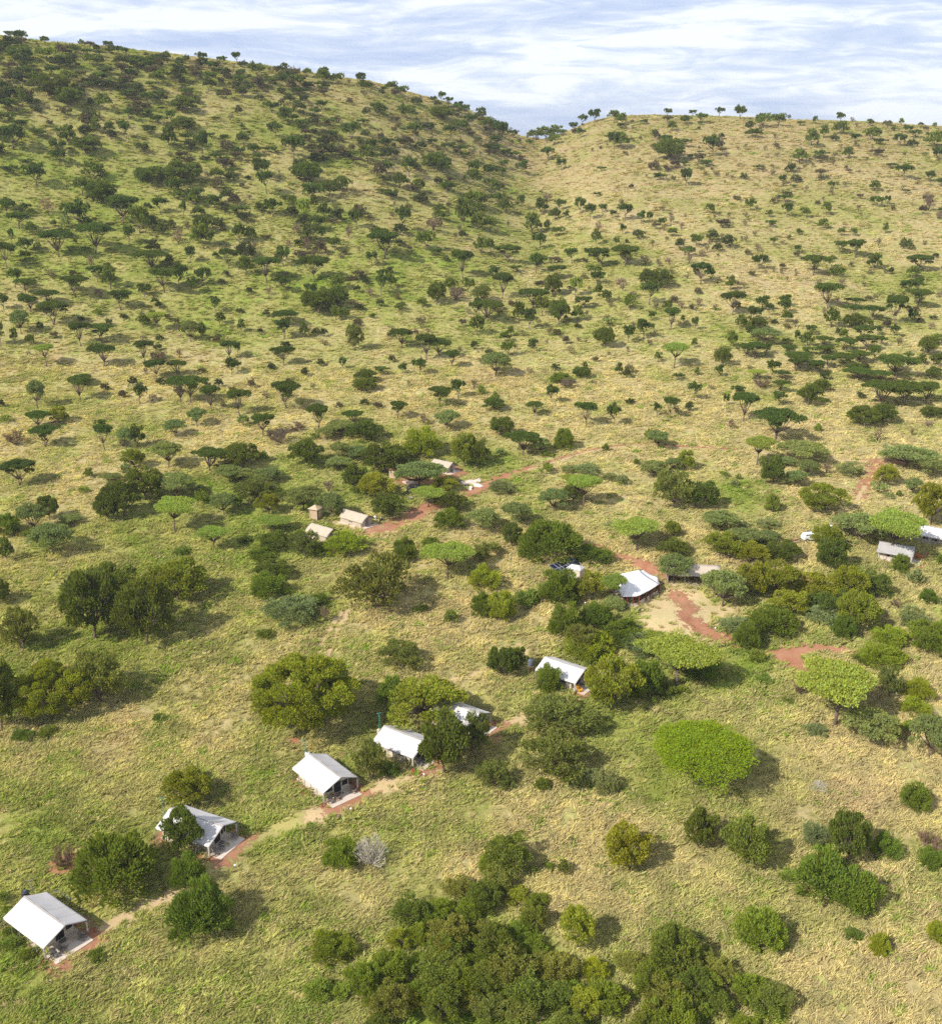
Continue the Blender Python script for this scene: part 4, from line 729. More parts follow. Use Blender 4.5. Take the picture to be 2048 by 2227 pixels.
# ------------------------------------------------------------------ plants that can be told apart
TINT = {'A': (0.092, 0.132, 0.034), 'P': (0.205, 0.250, 0.105), 'L': (0.275, 0.345, 0.085), 'H': (0.225, 0.315, 0.030), 'E': (0.250, 0.265, 0.030), 'T': (0.125, 0.158, 0.036),
        'O': (0.235, 0.255, 0.036), 'K': (0.170, 0.190, 0.055), 'G': (0.150, 0.200, 0.034), 'Y': (0.250, 0.290, 0.034), 'S': (0.240, 0.275, 0.140), 'g': (0.180, 0.230, 0.050), 'B': (0.20, 0.15, 0.13), 'W': (0.4, 0.36, 0.28)}
NAME = {'A': ('acacia_tree', 'acacia'), 'P': ('acacia_tree', 'acacia'), 'L': ('acacia_tree', 'acacia'), 'H': ('acacia_tree', 'acacia'), 'E': ('broadleaf_tree', 'tree'), 'T': ('leafy_tree', 'tree'), 'O': ('broadleaf_tree', 'tree'),
        'K': ('thorn_tree', 'tree'), 'G': ('bush', 'bush'), 'Y': ('bush', 'bush'), 'S': ('bush', 'bush'), 'g': ('low_shrub', 'shrub'), 'B': ('bare_shrub', 'shrub'), 'W': ('dead_shrub', 'shrub')}
LOOK = {'A': 'dark green flat-topped acacia', 'P': 'grey-green spreading acacia', 'L': 'bright green flat-topped acacia', 'H': 'big bright green domed acacia', 'E': 'big golden-green tree', 'T': 'dark green leafy tree', 'O': 'olive green leafy tree',
        'K': 'dull brownish-green tree', 'G': 'dense green bush', 'Y': 'yellow-green bush', 'S': 'pale sage bush', 'g': 'low green shrub', 'B': 'bare purple-brown shrub', 'W': 'bleached dead leafless shrub'}
LAND = [((100, 2000), 'the bottom left tent'), ((410, 1800), 'the half-hidden second tent'), ((700, 1680), 'the tent standing clear'), ((870, 1610), 'the fourth white tent'), ((1030, 1555), 'the tree-covered fifth tent'),
        ((1220, 1450), 'the tent with yellow chairs'), ((1390, 1270), 'the big white mess tent'), ((1950, 1200), 'the grey-roofed tent'), ((2040, 1150), 'the right-edge tent'), ((770, 1120), 'the tan barrel tent'),
        ((900, 1068), 'the black water tanks'), ((965, 1008), 'the farthest tan tent'), ((690, 1115), 'the small tan hut'), ((1220, 1238), 'the solar panels'), ((1540, 1610), 'the big green dome acacia'), ((665, 1510), 'the big golden-green tree'),
        ((1815, 1500), 'the tall pale umbrella acacia'), ((1780, 1410), 'the red turning place'), ((1480, 1350), 'the bare clearing'), ((820, 1270), 'the big tree by the ruts'), ((260, 1880), 'the huge bush between tents'),
        ((1160, 1600), 'the two stacked brownish trees'), ((1200, 1180), 'the dark bush above the panels'), ((1130, 2080), 'the bottom thicket'), ((1450, 2080), 'the dark lower-right thicket'),
        ((1820, 1960), 'the wide lower-right bushes'), ((1690, 1950), 'the lower right meadow'), ((120, 1540), 'the clump at the left edge'), ((250, 1330), 'the tree group on the left'), ((1280, 975), 'the curving dirt track'), ((1700, 960), 'the double-storey acacia'),
        ((810, 1860), 'the bleached dead shrub'), ((1700, 1300), 'the olive thicket'), ((230, 950), 'the dry slope on the left'), ((1010, 1055), 'the heap of pale sheets'), ((1880, 1060), 'the red track at the right'), ((2030, 1830), 'the right-edge purple shrub'),
        ((300, 1080), 'the dark tree row on the left'), ((590, 930), 'the forked bare tree'), ((1950, 800), 'the right-hand acacia grove'), ((1600, 1180), 'the olive trees by the lounge'), ((1940, 1990), 'the small yellow bush')]
rows = []
for (o, s, txt) in SHEETS:
    for e in txt.split(';'):
        q = e.split()
        if len(q) == 5: rows.append((q[0], o[0]+float(q[1])/s, o[1]+float(q[2])/s, float(q[3])/s, float(q[4])/s))
UM = 'APLH'; BUSHY = 'GYSgBW'
kx = np.array([r[1] for r in rows]); ky = np.array([r[2] for r in rows]); kw = np.array([r[3] for r in rows]); kh = np.array([r[4] for r in rows])
code = [r[0] for r in rows]
# first pass at the outline's foot, second pass with the near edge of round crowns allowed for
x_, y_, z_, D_, hit = cast(kx, ky)
dep = np.arctan2(HC-z_, np.hypot(x_, y_)); sn = np.clip(np.sin(dep), 0, 1)
off = np.array([0.42 if c in BUSHY else (0.22 if c in 'TOKE' else 0.0) for c in code])*kw*sn
x_, y_, z_, D_, hit = cast(kx, ky-off)
dep = np.arctan2(HC-z_, np.hypot(x_, y_)); sn = np.clip(np.sin(dep), 0, 1); cs = np.cos(dep)
PL = []
rr = random.Random(5)
for i, c in enumerate(code):
    s = F/D_[i]; w = kw[i]/s; hh = kh[i]/s
    if c in UM:
        H = (hh-0.44*w*sn[i])/(0.88*cs[i]); H = min(max(H, 0.42*w), 2.2*w)
    else:
        zc, rz, of = (0.36, 0.60, 0.42) if c in BUSHY else (0.54, 0.46, 0.22)
        q = hh-of*w*sn[i]; lo_, hi_ = 0.45*w, (1.15 if c in BUSHY else 1.6)*w
        for _ in range(18):
            H = (lo_+hi_)/2; top_ = zc*H*cs[i]+math.sqrt((rz*H*cs[i])**2+(0.5*w*sn[i])**2)
            if top_ < q: lo_ = H
            else: hi_ = H
    if not hit[i]: continue
    if D_[i] > 330 and ky[i] > 300: hh2 = min(1.0, (D_[i]-330)/80); w *= 1+0.16*hh2; H *= 1+0.34*hh2
    PL.append(dict(c=c, x=float(x_[i]), y=float(y_[i]), z=float(z_[i]), w=w*(1.18 if ky[i] > 1727 and c in 'GTKO' and kw[i] < 110 else (1.0 if c in 'HE' else 0.97 if (c == 'A' or ky[i] < 860) and c in 'APL' else 1.13 if ky[i] > 860 else 1.04)), h=H*(1.06 if ky[i] > 860 and c not in 'HE' else 1.0)*(0.82 if ky[i] > 1880 and 650 < kx[i] < 1720 and c in 'GTKOY' else 1.0), px=kx[i], py=ky[i], pw=kw[i], ph=kh[i], D=D_[i]))
print('plants', len(PL), {k: sum(p['c'] == k for p in PL) for k in TINT})
# labels ----------------------------------------------------------------
def label_of(p):
    c = p['c']; sz = p['w']; look = LOOK[c]
    if p['py'] > 860 or (p['py'] > 830 and p['px'] > 1500):
        lm = min(LAND, key=lambda l: math.hypot((p['px']-l[0][0]), (p['py']-l[0][1])*1.3)+ (1e6 if (l[1].startswith(look) or (c == 'E' and 'golden' in l[1]) or (c == 'W' and 'dead' in l[1])) else 0))
        dx = p['px']-lm[0][0]; dy = p['py']-p['ph']*0.4-lm[0][1]
        rel = ('right of' if dx > 0 else 'left of') if abs(dx) > abs(dy)*1.2 else ('below' if dy > 0 else 'above')
        size = '' if 'big' in look or 'low' in look else ('big ' if sz > 11 else ('small ' if sz < 4.5 else ''))
        return size+look+' '+rel+' '+lm[1]
    zone = []
    side = ['at far left', 'left of centre', 'right of centre', 'at far right'][min(3, int(p['px']//512))]
    band = 'on the skyline' if p['D'] > 690 and p['py'] < 300 and p['py'] < np.interp(p['px'], [q[0] for q in SKY], [q[1] for q in SKY])+10 else \
        ('high on the hill' if p['py'] < 330 else 'on the upper hillside' if p['py'] < 480 else 'halfway up the hillside' if p['py'] < 600 else 'on the lower hillside' if p['py'] < 720 else 'at the foot of the hill')
    size = 'big ' if p['pw'] > 48 else ('small ' if p['pw'] < 26 else '')
    return size+look+' '+band+' '+side
from collections import defaultdict
grp = defaultdict(list)
for p in PL:
    p['label'] = label_of(p)
    grp[p['label']].append(p)
ORD = ['leftmost', 'second from left', 'third from left', 'fourth from left', 'fifth from left', 'sixth from left', 'seventh from left', 'eighth from left', 'ninth from left']
NUMW = {2: 'two', 3: 'three', 4: 'four', 5: 'five', 6: 'six', 7: 'seven', 8: 'eight', 9: 'nine', 10: 'ten'}
for lab, ps in grp.items():
    if len(ps) == 1: continue
    ps.sort(key=lambda p: p['px'])
    for i, p in enumerate(ps):
        if len(ps) == 2: pre = ('left one of two', 'right one of two')[i]
        elif i == len(ps)-1: pre = 'rightmost'
        elif i < len(ORD): pre = ORD[i]
        else: pre = NUMW.get(len(ps)-i, 'last')+' from right' if len(ps)-i <= 10 else 'middle'
        # keep within sixteen words: drop the size word first
        l = lab
        if len((l+' '+pre).split()) > 16: l = l.replace('spreading ', '').replace('flat-topped ', '').replace('leafy ', '').replace('the ', '')
        p['label'] = l+', '+pre
def vlabel(l):
    w = l.split(); return ' '.join(w[:20])
used = defaultdict(int)
def place_hi(p, me_c, me_t, i, nm, cat, group):
    tint = TINT[p['c']]; v = rr.uniform(0.86, 1.16); hue = rr.uniform(-0.08, 0.08)
    if p['py'] > 1860 and 650 < p['px'] < 1720: v *= 1.28; hue += 0.05
    base = thing(nm, p['label'], cat, (p['x'], p['y'], p['z']-0.05), rr.uniform(0, 6.283), group, (p['w']/2, p['w']/2, p['h']))
    t_ = obj('branches' if p['c'] in 'BW' else 'trunk', me_t, base); c_ = obj('crown', me_c, base)
    c_.color = (tint[0]*v*(1+hue), tint[1]*v, tint[2]*v*(1-hue), 1)
    return base
GROUPN = {'A': 'dark flat-topped acacias', 'P': 'grey-green acacias', 'L': 'bright green acacias', 'H': 'bright green acacias', 'E': 'olive and golden trees', 'O': 'olive and golden trees', 'T': 'dark leafy trees', 'K': 'brownish trees', 'G': 'green bushes', 'Y': 'yellow-green bushes', 'S': 'sage bushes', 'g': 'low green shrubs', 'B': 'bare purple-brown shrubs', 'W': 'dead pale shrubs'}
LOKEY = {'A': 'A', 'P': 'P', 'L': 'A', 'H': 'P', 'E': 'T', 'T': 'T', 'O': 'T', 'K': 'T', 'G': 'G', 'Y': 'G', 'S': 'G', 'g': 'G', 'B': 'B', 'W': 'B'}
nhi = 0
for i, p in enumerate(PL):
    c = p['c']; nm, cat = NAME[c]; key = 'G' if c == 'Y' else c
    far = p['pw'] < 36 or (p['py'] < 560 and p['pw'] < 60)
    if far:
        ms = LO[LOKEY[c]]; m = ms[rr.randrange(len(ms))]
        o = bpy.data.objects.new(nm, m); COL.objects.link(o); o.location = (p['x'], p['y'], p['z']-0.05); o.rotation_euler = (0, 0, rr.uniform(0, 6.283)); o.scale = (p['w']/2, p['w']/2, p['h'])
        v = rr.uniform(0.80, 1.25); tc_ = TINT[c]; o.color = (tc_[0]*v, tc_[1]*v, tc_[2]*v, 1); tag(o, p['label'], cat, GROUPN[c])
    else:
        ms = HI[key]; m = ms[rr.randrange(len(ms))]; place_hi(p, m[0], m[1], i, nm, cat, GROUPN[c]); nhi += 1
print('detailed plants', nhi)

# the rest of the bush on the hills: past the first few hundred of a kind
n = 26000
az = rng.uniform(math.atan2(-1100, F), math.atan2(1100, F), n); r = np.sqrt(rng.uniform((300)**2, (950)**2, n)); x = r*np.sin(az); y = r*np.cos(az)
_, _, te, RR = hill_parts(x, y); ok = r < RR-30; x, y, r = x[ok], y[ok], r[ok]; z = ground(x, y); ok, u, w, d = in_view(x, y, z, 20); x, y, z, r, u, w, d = [q[ok] for q in (x, y, z, r, u, w, d)]
left = np.clip((1250-u)/500, 0, 1); up = np.clip((640-w)/320, 0, 1)
dens = (0.10+0.25*up*(0.35+0.65*left)+0.30*left*np.clip((420-w)/160, 0, 1))*np.clip(0.6+1.3*fbm(x, y, 60, 91, 3), 0.12, 1.8)
dens = np.where(w > 900, 0.0, dens)
rows_ = rng.random(len(x)) < dens*0.95
x, y, z, u, w, d, left = [q[rows_] for q in (x, y, z, u, w, d, left)]
# keep clear of the surveyed plants
px_ = np.array([p['x'] for p in PL]); py_ = np.array([p['y'] for p in PL]); pr_ = np.array([p['w']/2 for p in PL])
dm = (np.hypot(x[:, None]-px_, y[:, None]-py_)-pr_).min(1); ok = (dm > 1.5)
x, y, z, u, w, d, left = [q[ok] for q in (x, y, z, u, w, d, left)]; n = len(x)
kindr = rng.random(n)
isA = kindr < (0.20+0.10*left)*np.clip((650-w)/200, 0.0, 1); isT = (~isA) & (kindr < 0.26+0.34*left); 
wd = np.where(isA, rng.uniform(4.0, 9.5, n), np.where(isT, rng.uniform(3.0, 9.0, n), rng.uniform(1.8, 4.6, n)))
wd = np.where((w > 560) & ~isA, np.minimum(wd, 3.6), wd)
hh = np.where(isA, wd*rng.uniform(0.45, 0.8, n), np.where(isT, wd*rng.uniform(0.55, 0.9, n), wd*rng.uniform(0.6, 1.1, n)))
tA = np.array([TINT['A']]); tT = np.array([(0.085, 0.100, 0.042)]); tB = np.array([(0.165, 0.155, 0.085)])
tn = np.where(isA[:, None], tA, np.where(isT[:, None], tT, tB))*rng.uniform(0.75, 1.35, (n, 1))
gr = rng.random(n) < 0.25; tn[gr] = np.array([0.135, 0.115, 0.085])*rng.uniform(0.8, 1.2, (gr.sum(), 1))
def put(name, sel, ms, label, cat):
    m = sel.sum(); P = np.stack([x[sel], y[sel], z[sel]-0.05], 1); rot = np.stack([np.zeros(m), np.zeros(m), rng.uniform(0, 6.28, m)], 1)
    scatter(name, P, rot, np.stack([wd[sel]/2, wd[sel]/2, hh[sel]], 1), tn[sel], rng.integers(0, len(ms), m), ms, cat=cat, label=label); print(name, m)
put('distant_acacias', isA, LOI['A']+LOI['P'][:1], 'remaining small dark acacias dotted over the hillsides', 'acacias')
put('distant_trees', isT, LOI['T']+LOI['G'][:2], 'remaining small dark leafy trees dotted over the hillsides', 'trees')
put('distant_shrubs', ~isA & ~isT, LOI['B']+LOI['G'][:1], 'small grey-brown shrubs scattered over the dry hillsides', 'shrubs')
# ------------------------------------------------------------------ safari tents
def safari_tent(key, label, canvas, hw=None, windows=2, ax=0.0, drop=0.30, porch=3.3, dark=0):
    C, pz, a, L, D = POSE[key]; hw = hw or HW; e = L/2
    T = thing('safari_tent', label, 'tent', (C[0], C[1], pz), a, 'white safari tents' )
    rnd = random.Random(sum(map(ord, key)))
    # roof sheet: two slopes with a slight sag, a short valance along each eave
    def fly(side):
        def fn(u, v):
            sag = -0.10*math.sin(math.pi*v)*(1+0.5*math.sin(u*2*math.pi*3))-0.03*math.sin(u*math.pi*3)**2
            if v <= 0.88: q = v/0.88; yy = hw*q; zz = RIDGE+(EAVE-RIDGE)*q
            else: q = (v-0.88)/0.12; yy = hw+0.05*q; zz = EAVE-drop*q
            return (-e+L*u, side*yy, zz+sag*(1 if v < .88 else 0)-0.05*math.sin(u*math.pi)**2)
        return fn
    for sgn in (-1, 1):
        s = MB().sheet(None, 18, 12, fly(sgn), 0.03)
        if sgn < 0: s.f = [f[::-1] for f in s.f]
        s.build('roof_sheet', canvas, T, True)
    for sgn in (-1, 1):
        for q in (0.25, 0.5, 0.75):
            MB().tube([(-e+L*q, sgn*hw*v, RIDGE+(EAVE-RIDGE)*v-0.10*math.sin(math.pi*v*0.88)-0.02) for v in (0.02, 0.25, 0.5, 0.75, 0.98)], 0.012, 4).build('roof_seam', M_canvas_wall, T)
    # ridge seam and dark bound edges of the front gable
    MB().tube([(-e, 0, RIDGE+0.02), (0, 0, RIDGE-0.02), (e, 0, RIDGE+0.02)], 0.035, 6).build('ridge_seam', M_trim if dark else M_canvas_wall, T)
    f = MB(); 
    for sgn in (-1, 1): f.tube([(e+0.02, 0, RIDGE-0.02), (e+0.02, sgn*hw, EAVE-0.02), (e+0.02, sgn*(hw+0.05), EAVE-drop)], 0.05, 5)
    f.build('gable_binding', M_trim, T)
    for sgn in (-1, 1):                                  # rolled side curtains at the front corners
        MB().lathe([(0.10, 0), (0.16, 0.5), (0.13, 1.4), (0.18, EAVE-drop-0.15)], (e-0.35, sgn*(hw-0.15), 0.1), 8).build('rolled_curtain', M_canvas_wall, T, True)
    # inner tent of cream canvas
    wi = hw-1.05; x0, x1 = -e+0.35, e-porch; wh = 2.2
    b = MB(); b.box(((x0+x1)/2, 0, wh/2+0.12), (x1-x0, 2*wi, wh))
    b.add([(x0, -wi, wh+.12), (x0, wi, wh+.12), (x0, 0, RIDGE-.35), (x1, -wi, wh+.12), (x1, wi, wh+.12), (x1, 0, RIDGE-.35)], [(0, 2, 1), (3, 4, 5), (0, 3, 5, 2), (1, 2, 5, 4)])
    b.build('canvas_wall', M_canvas_wall, T)
    for side in (-1, 1):
        for i in range(windows):
            cx = x0+(x1-x0)*(0.42+0.30*i)
            w = MB().box((cx, side*(wi+0.02), 1.45), (1.15, 0.06, 0.75)).build('window', M_mesh, T)
            m = MB(); m.box((cx, side*(wi+0.065), 1.45), (0.07, 0.04, 0.78)); m.box((cx, side*(wi+0.065), 1.86), (1.3, 0.05, 0.10)); m.box((cx, side*(wi+0.065), 1.04), (1.3, 0.05, 0.08)); m.build('window_frame', M_canvas_wall, w)
    MB().box((x1+0.03, 0.2, 1.15), (0.06, 1.3, 1.9)).build('doorway', M_mesh, T)
    for y in (-wi*0.60, wi*0.66): 
        w = MB().box((x1+0.03, y, 1.45), (0.06, 1.25, 0.95)).build('window', M_mesh, T)
    MB().box((x1+0.10, 0.95, 1.15), (0.10, 0.16, 2.0)).build('door_curtain', M_canvas_wall, T)
    # poles
    xs = [-e+0.1+(L-0.2)*i/5 for i in range(6)]
    for sgn in (-1, 1):
        for i, x in enumerate(xs):
            lean = rnd.uniform(-.03, .06)
            MB().tube([(x, sgn*(hw+0.02), EAVE-0.1), (x+lean, sgn*(hw+0.10), -0.15)], 0.045, 6).build('pole', M_pole, T)
    MB().tube([(e-0.1, 0, RIDGE-0.08), (e-0.15, 0, 0.1)], 0.06, 6).build('pole', M_pole, T)
    MB().tube([(-e+0.1, 0, RIDGE-0.08), (-e+0.12, 0, -0.1)], 0.06, 6).build('pole', M_pole, T)
    g = MB()
    for sgn in (-1, 1):
        for x in (xs[0], xs[2], xs[4], xs[5]): g.tube([(x, sgn*(hw+0.03), EAVE-0.12), (x, sgn*(hw+1.5), 0.0)], 0.018, 4)
    g.tube([(-e, 0, RIDGE), (-e-2.0, 0, 0)], 0.018, 4)
    g.build('guy_rope', M_pole, T)
    for sgn in (-1, 1): MB().box((e+0.2, sgn*(hw+0.55), 0.35), (0.14, 0.14, 0.8)).build('peg_post', M_redpole, T)
    # floor slab running out in front
    SX0, SX1 = -e+0.2, e+ax
    MB().box(((SX0+SX1)/2, 0.0, 0.06), (SX1-SX0, 2*(hw-0.55), 0.24)).build('floor_slab', M_slab, T)
    MB().box((e-porch+0.7, 0.3, 0.2), (0.8, 1.1, 0.05)).build('door_mat', M_trim, T)
    return T
def inT(key, p): C, pz, a, L, D = POSE[key]; return (C[0]+p[0]*math.cos(a)-p[1]*math.sin(a), C[1]+p[0]*math.sin(a)+p[1]*math.cos(a), pz+p[2]), a, L/2
TL = {'t1': 'large white canvas tent with black tank behind, at the bottom left corner', 't2': 'white canvas tent half hidden behind a dark feathery tree', 't3': 'white canvas tent standing clear of trees, beside a grassy bank',
      't4': 'white canvas tent with branch shadows on its roof, between two trees', 't5': 'white canvas tent mostly buried under trees, only its front gable showing', 't6': 'long white canvas tent with yellow chairs on its porch',
      't7': 'grey stained canvas tent under the spreading green acacia at right', 't8': 'white canvas tent cut off by the right edge of the photo'}
for key in TL: safari_tent(key, TL[key], M_canvas_grey if key == 't7' else M_canvas, hw={'t5': 3.4, 't6': 3.4, 't7': 3.2, 't8': 3.2}.get(key), ax=1.6, dark=key == 't7', porch=2.4 if key == 't1' else 1.7)

def lounge_chair(loc, rz, label, seat_m, frame_m, group='porch chairs', s=1.0):
    T = thing('chair', label, 'chair', loc, rz, group, (s, s, s))
    f = MB()
    for y in (-0.4, 0.4):
        f.tube([(0.45, y, 0.02), (0.40, y, 0.62), (-0.15, y, 0.66), (-0.55, y, 1.0)], 0.035, 5); f.tube([(0.45, y, 0.02), (0, y, 0.0), (-0.5, y, 0.02), (-0.35, y, 0.45), (0.4, y, 0.42)], 0.035, 5)
    f.tube([(-0.55, -0.4, 1.0), (-0.60, 0, 1.04), (-0.55, 0.4, 1.0)], 0.035, 5); f.tube([(0.45, -0.4, 0.03), (0.45, 0.4, 0.03)], 0.03, 5)
    f.build('frame', frame_m, T)
    MB().sheet(None, 5, 5, lambda u, v: (-0.32+0.75*u, -0.36+0.72*v, 0.42-0.07*math.sin(math.pi*v)+0.05*u), 0.06).build('seat', seat_m, T, True)
    MB().sheet(None, 5, 5, lambda u, v: (-0.33-0.24*u, -0.36+0.72*v, 0.45+0.6*u), 0.06).build('backrest', seat_m, T, True)
    return T
CH = {'t1': ('bottom left tent', M_trim, M_trim), 't2': ('half-hidden second tent', M_trim, M_pole), 't3': ('tent standing clear', M_trim, M_wood), 't4': ('tent with branch shadows', M_trim, M_pole), 't5': ('tent buried under trees', M_yellow, M_pole), 't6': ('long white tent', M_yellow, M_yellow)}
for key, (nm, sm, fm) in CH.items():
    for j, (px, py, rz) in enumerate(((0.35, -2.35, -0.3), (0.30, -1.0, 0.5), (0.35, 2.2, 0.4))):
        if key in ('t5', 't6') and j == 1: continue
        p, a, e = inT(key, (0, 0, 0)); p, a, e = inT(key, (e+px-0.2, py, 0.18))
        side = ('left', 'middle', 'right')[j]; col = 'yellow' if sm == M_yellow else 'dark'
        lounge_chair(p, a+rz, '%s lounge chair, %s one on the porch of the %s' % (col, side, nm), sm, fm, s=1.05)
p, a, e = inT('t1', (0, 0, 0)); p, a, e = inT('t1', (e-0.1, 0.3, 0.18))
lounge_chair(inT('t8', (-1, -4.4, 0))[0], 0.2, 'dark lounge chair beside the tent at the right edge', M_trim, M_trim)
c = inT('t7', (POSE['t7'][3]/2+1.0, 2.4, 0.18))[0]
lounge_chair(c, POSE['t7'][2], 'orange chair on the porch of the grey-roofed tent', M_orange, M_orange)
p, a, e = inT('t2', (0, 0, 0))

def tank(loc, r, h, label, m, stand=0.0, lid=None, name='water_tank', group=None):
    T = thing(name, label, 'tank', loc, 0, group)
    if stand:
        for x in (-r*0.7, r*0.7):
            for y in (-r*0.7, r*0.7): MB().tube([(x*1.15, y*1.15, -0.1), (x, y, stand)], 0.05, 5).build('leg', M_wood, T)
        MB().box((0, 0, stand+0.03), (r*2.1, r*2.1, 0.08)).build('platform', M_wood, T)
    z = stand+0.07 if stand else 0
    prof = [(r*0.96, 0)]
    for i in range(6): zz = h*0.82*(i+0.5)/6; prof += [(r, zz-h*0.03), (r*0.95, zz+h*0.03)]
    prof += [(r, h*0.83), (r*0.8, h*0.92), (r*0.35, h*0.96)]
    MB().lathe(prof, (0, 0, z), 20).build('body', m, T, True)
    MB().lathe([(r*0.34, 0), (r*0.36, h*0.09), (r*0.2, h*0.11)], (0, 0, z+h*0.95), 14).build('lid', lid or m, T)
    return T
def base_at(px, py): x, y, z, t, _ = cast([px], [py]); return (float(x[0]), float(y[0]), float(z[0])), float(t[0])
P_, a, e = inT('t1', (0, 0, 0)); tank(inT('t1', (-e-0.75, 0.6, 0))[0], 0.55, 1.0, 'round black water tank on a stand behind the ridge of the corner tent', M_tank, 3.0, M_tankgrey, group='tanks behind the tents')
P_, a, e = inT('t6', (0, 0, 0)); tank(inT('t6', (-e-1.6, -2.6, 0))[0], 0.55, 1.45, 'slate blue water tank on a wooden stand left of the long tent', M_tankgrey, 2.3, group='tanks behind the tents')
P_, a, e = inT('t3', (0, 0, 0)); tank(inT('t3', (-e-0.6, 0.0, 0))[0], 0.42, 0.7, 'small white tank behind the ridge of the tent standing clear', M_white, 3.0, M_tank, group='tanks behind the tents')
P_, a, e = inT('t8', (0, 0, 0)); tank(inT('t8', (-e-0.9, -0.6, 0))[0], 0.55, 1.2, 'white water tank behind the tent at the right edge', M_white, 2.2, group='tanks behind the tents')
P_, a, e = inT('t4', (0, 0, 0)); tank(inT('t4', (-e-0.9, -0.4, 0))[0], 0.35, 0.8, 'small cream water container behind the tent with branch shadows', M_canvas_wall, 2.2, group='tanks behind the tents')
def standpipe(loc, h, label, m=M_teal):
    T = thing('pole', label, 'pole', loc, 0.3, 'thin green poles behind tents')
    MB().tube([(0, 0, -0.1), (0.02, 0, h)], 0.03, 6).build('post', m, T); MB().tube([(0.3, 0.05, -0.1), (0.18, 0, h*0.95)], 0.025, 6).build('post', m, T)
    MB().tube([(-0.4, 0, h-0.05), (0.45, 0, h+0.03)], 0.04, 6).build('arm', m, T); return T
for key, dx, dy, h, t in (('t3', -0.9, -0.5, 6.3, 'thin turquoise pole behind the tent standing clear'), ('t4', -0.9, -0.3, 6.2, 'thin turquoise double pole behind the tent with branch shadows'), ('t2', -0.8, -0.8, 6.0, 'thin turquoise pole left of the half-hidden second tent')):
    e = POSE[key][3]/2; standpipe(inT(key, (-e+dx, dy, 0))[0], h, t)
e = POSE['t8'][3]/2; standpipe(inT('t8', (-e-0.4, 1.0, 0))[0], 6.0, 'thin brown pole behind the tent at the right edge', M_wood)
e = POSE['t1'][3]/2; standpipe(inT('t1', (-e-0.9, 1.6, 0))[0], 5.2, 'thin grey pole beside the black tank of the corner tent', M_pole)
p, D = base_at(137, 1950); T = thing('blue_pipes', 'pair of blue pipes on the grass behind the corner tent', 'pipes', p, R(-35))
for q in (-0.16, 0.16): MB().tube([(-1.9, q, 0.35), (1.9, q+0.1, 0.28)], 0.06, 6).build('pipe', M_blue, T)
for q in (-1.5, 1.4): MB().tube([(q, -0.3, 0.22), (q, 0.35, 0.22)], 0.05, 6).build('rest', M_wood, T)
for i, (px, py, l) in enumerate([(763.4, 1765, 'small white path light below the tent standing clear'), (922, 1690, 'small white path light below the tent with branch shadows'), (512, 1888, 'small white path light beside the green path below the second tent'), (1272, 1316, 'small white path light among the bushes left of the mess tent'), (1554.5, 1371, 'small white path light at the end of the worn path')]):
    p, D = base_at(px, py); T = thing('path_light', l, 'light', p, 0, 'small path lights'); MB().tube([(0, 0, -0.1), (0, 0, 0.55)], 0.05, 6).build('post', M_pole, T); MB().lathe([(0.16, 0), (0.2, 0.12), (0.05, 0.26)], (0, 0, 0.5), 10).build('lamp_head', M_white, T)
P_, a, e = inT('t4', (0, 0, 0)); T = thing('bucket', 'pink-red bucket at the porch corner of the tent with branch shadows', 'bucket', inT('t4', (e+0.4, -4.3, 0.02))[0], 0)
MB().lathe([(0.22, 0), (0.32, 0.55), (0.29, 0.55), (0.2, 0.05)], (0, 0, 0), 12).build('pail', M_red, T); MB().tube([(-0.3, 0, 0.55), (0, 0, 0.85), (0.3, 0, 0.55)], 0.02, 4).build('handle', M_pole, T)

# ------------------------------------------------------------------ mess tent: big white marquee with swept peaks, red-brown poles, tables beneath
x_, y_, z_, D_ = MESS
MZ = z_
def mp_(px, py, h):  # real corner from its survey pixel and its height above the pad
    q, t = on_plane(px, py, MZ+h); return Vector((q[0], q[1], MZ+h))
s5 = 3.696
q5 = lambda a, b, h: mp_(1150+a/s5, 1150+b/s5, h)
A_ = q5(676, 388, 2.9); B_ = q5(745, 542, 2.7); C_ = q5(885, 535, 2.7); Dd = q5(1050, 440, 2.7); E_ = q5(1035, 388, 3.0); Fp = q5(885, 330, 4.2); Gp = q5(725, 366, 3.9); Hp = q5(815, 405, 4.4)
BK = q5(870, 352, 2.8)
ctr = (A_+B_+C_+Dd+E_)/5; org = Vector((ctr.x, ctr.y, MZ))
T = thing('mess_tent', 'big white marquee with swept peaks and red-brown poles, beside the bare clearing', 'marquee', tuple(org), 0)
rim = [B_, C_, Dd, E_, Vector((Fp.x+1.5, Fp.y+3.2, MZ+2.9)), Vector((Gp.x+1.0, Gp.y+3.0, MZ+2.9)), A_]
peaks = [Gp, Hp, Fp]
def roofpt(ring_p, ring_q, pk_p, pk_q, u, v):
    r0 = ring_p.lerp(ring_q, u); p0 = pk_p.lerp(pk_q, u); w = v
    p = p0.lerp(r0, w); sag = 0.28*math.sin(math.pi*w)*(1-0.3*w); sc_ = -0.22*math.sin(math.pi*u)*w
    return (p.x-org.x, p.y-org.y, p.z-org.z-sag+sc_)
near = [Gp, Fp, Fp, Fp, Gp, Gp, Gp]                      # which peak each rim corner hangs from
near = [Hp, Hp, Fp, Fp, Fp, Gp, Gp]
for i in range(7):
    j = (i+1) % 7
    s = MB().sheet(None, 8, 8, lambda u, v, i=i, j=j: roofpt(rim[i], rim[j], near[i], near[j], u, v), 0.04); s.build('roof_panel', M_canvas_new, T, True)
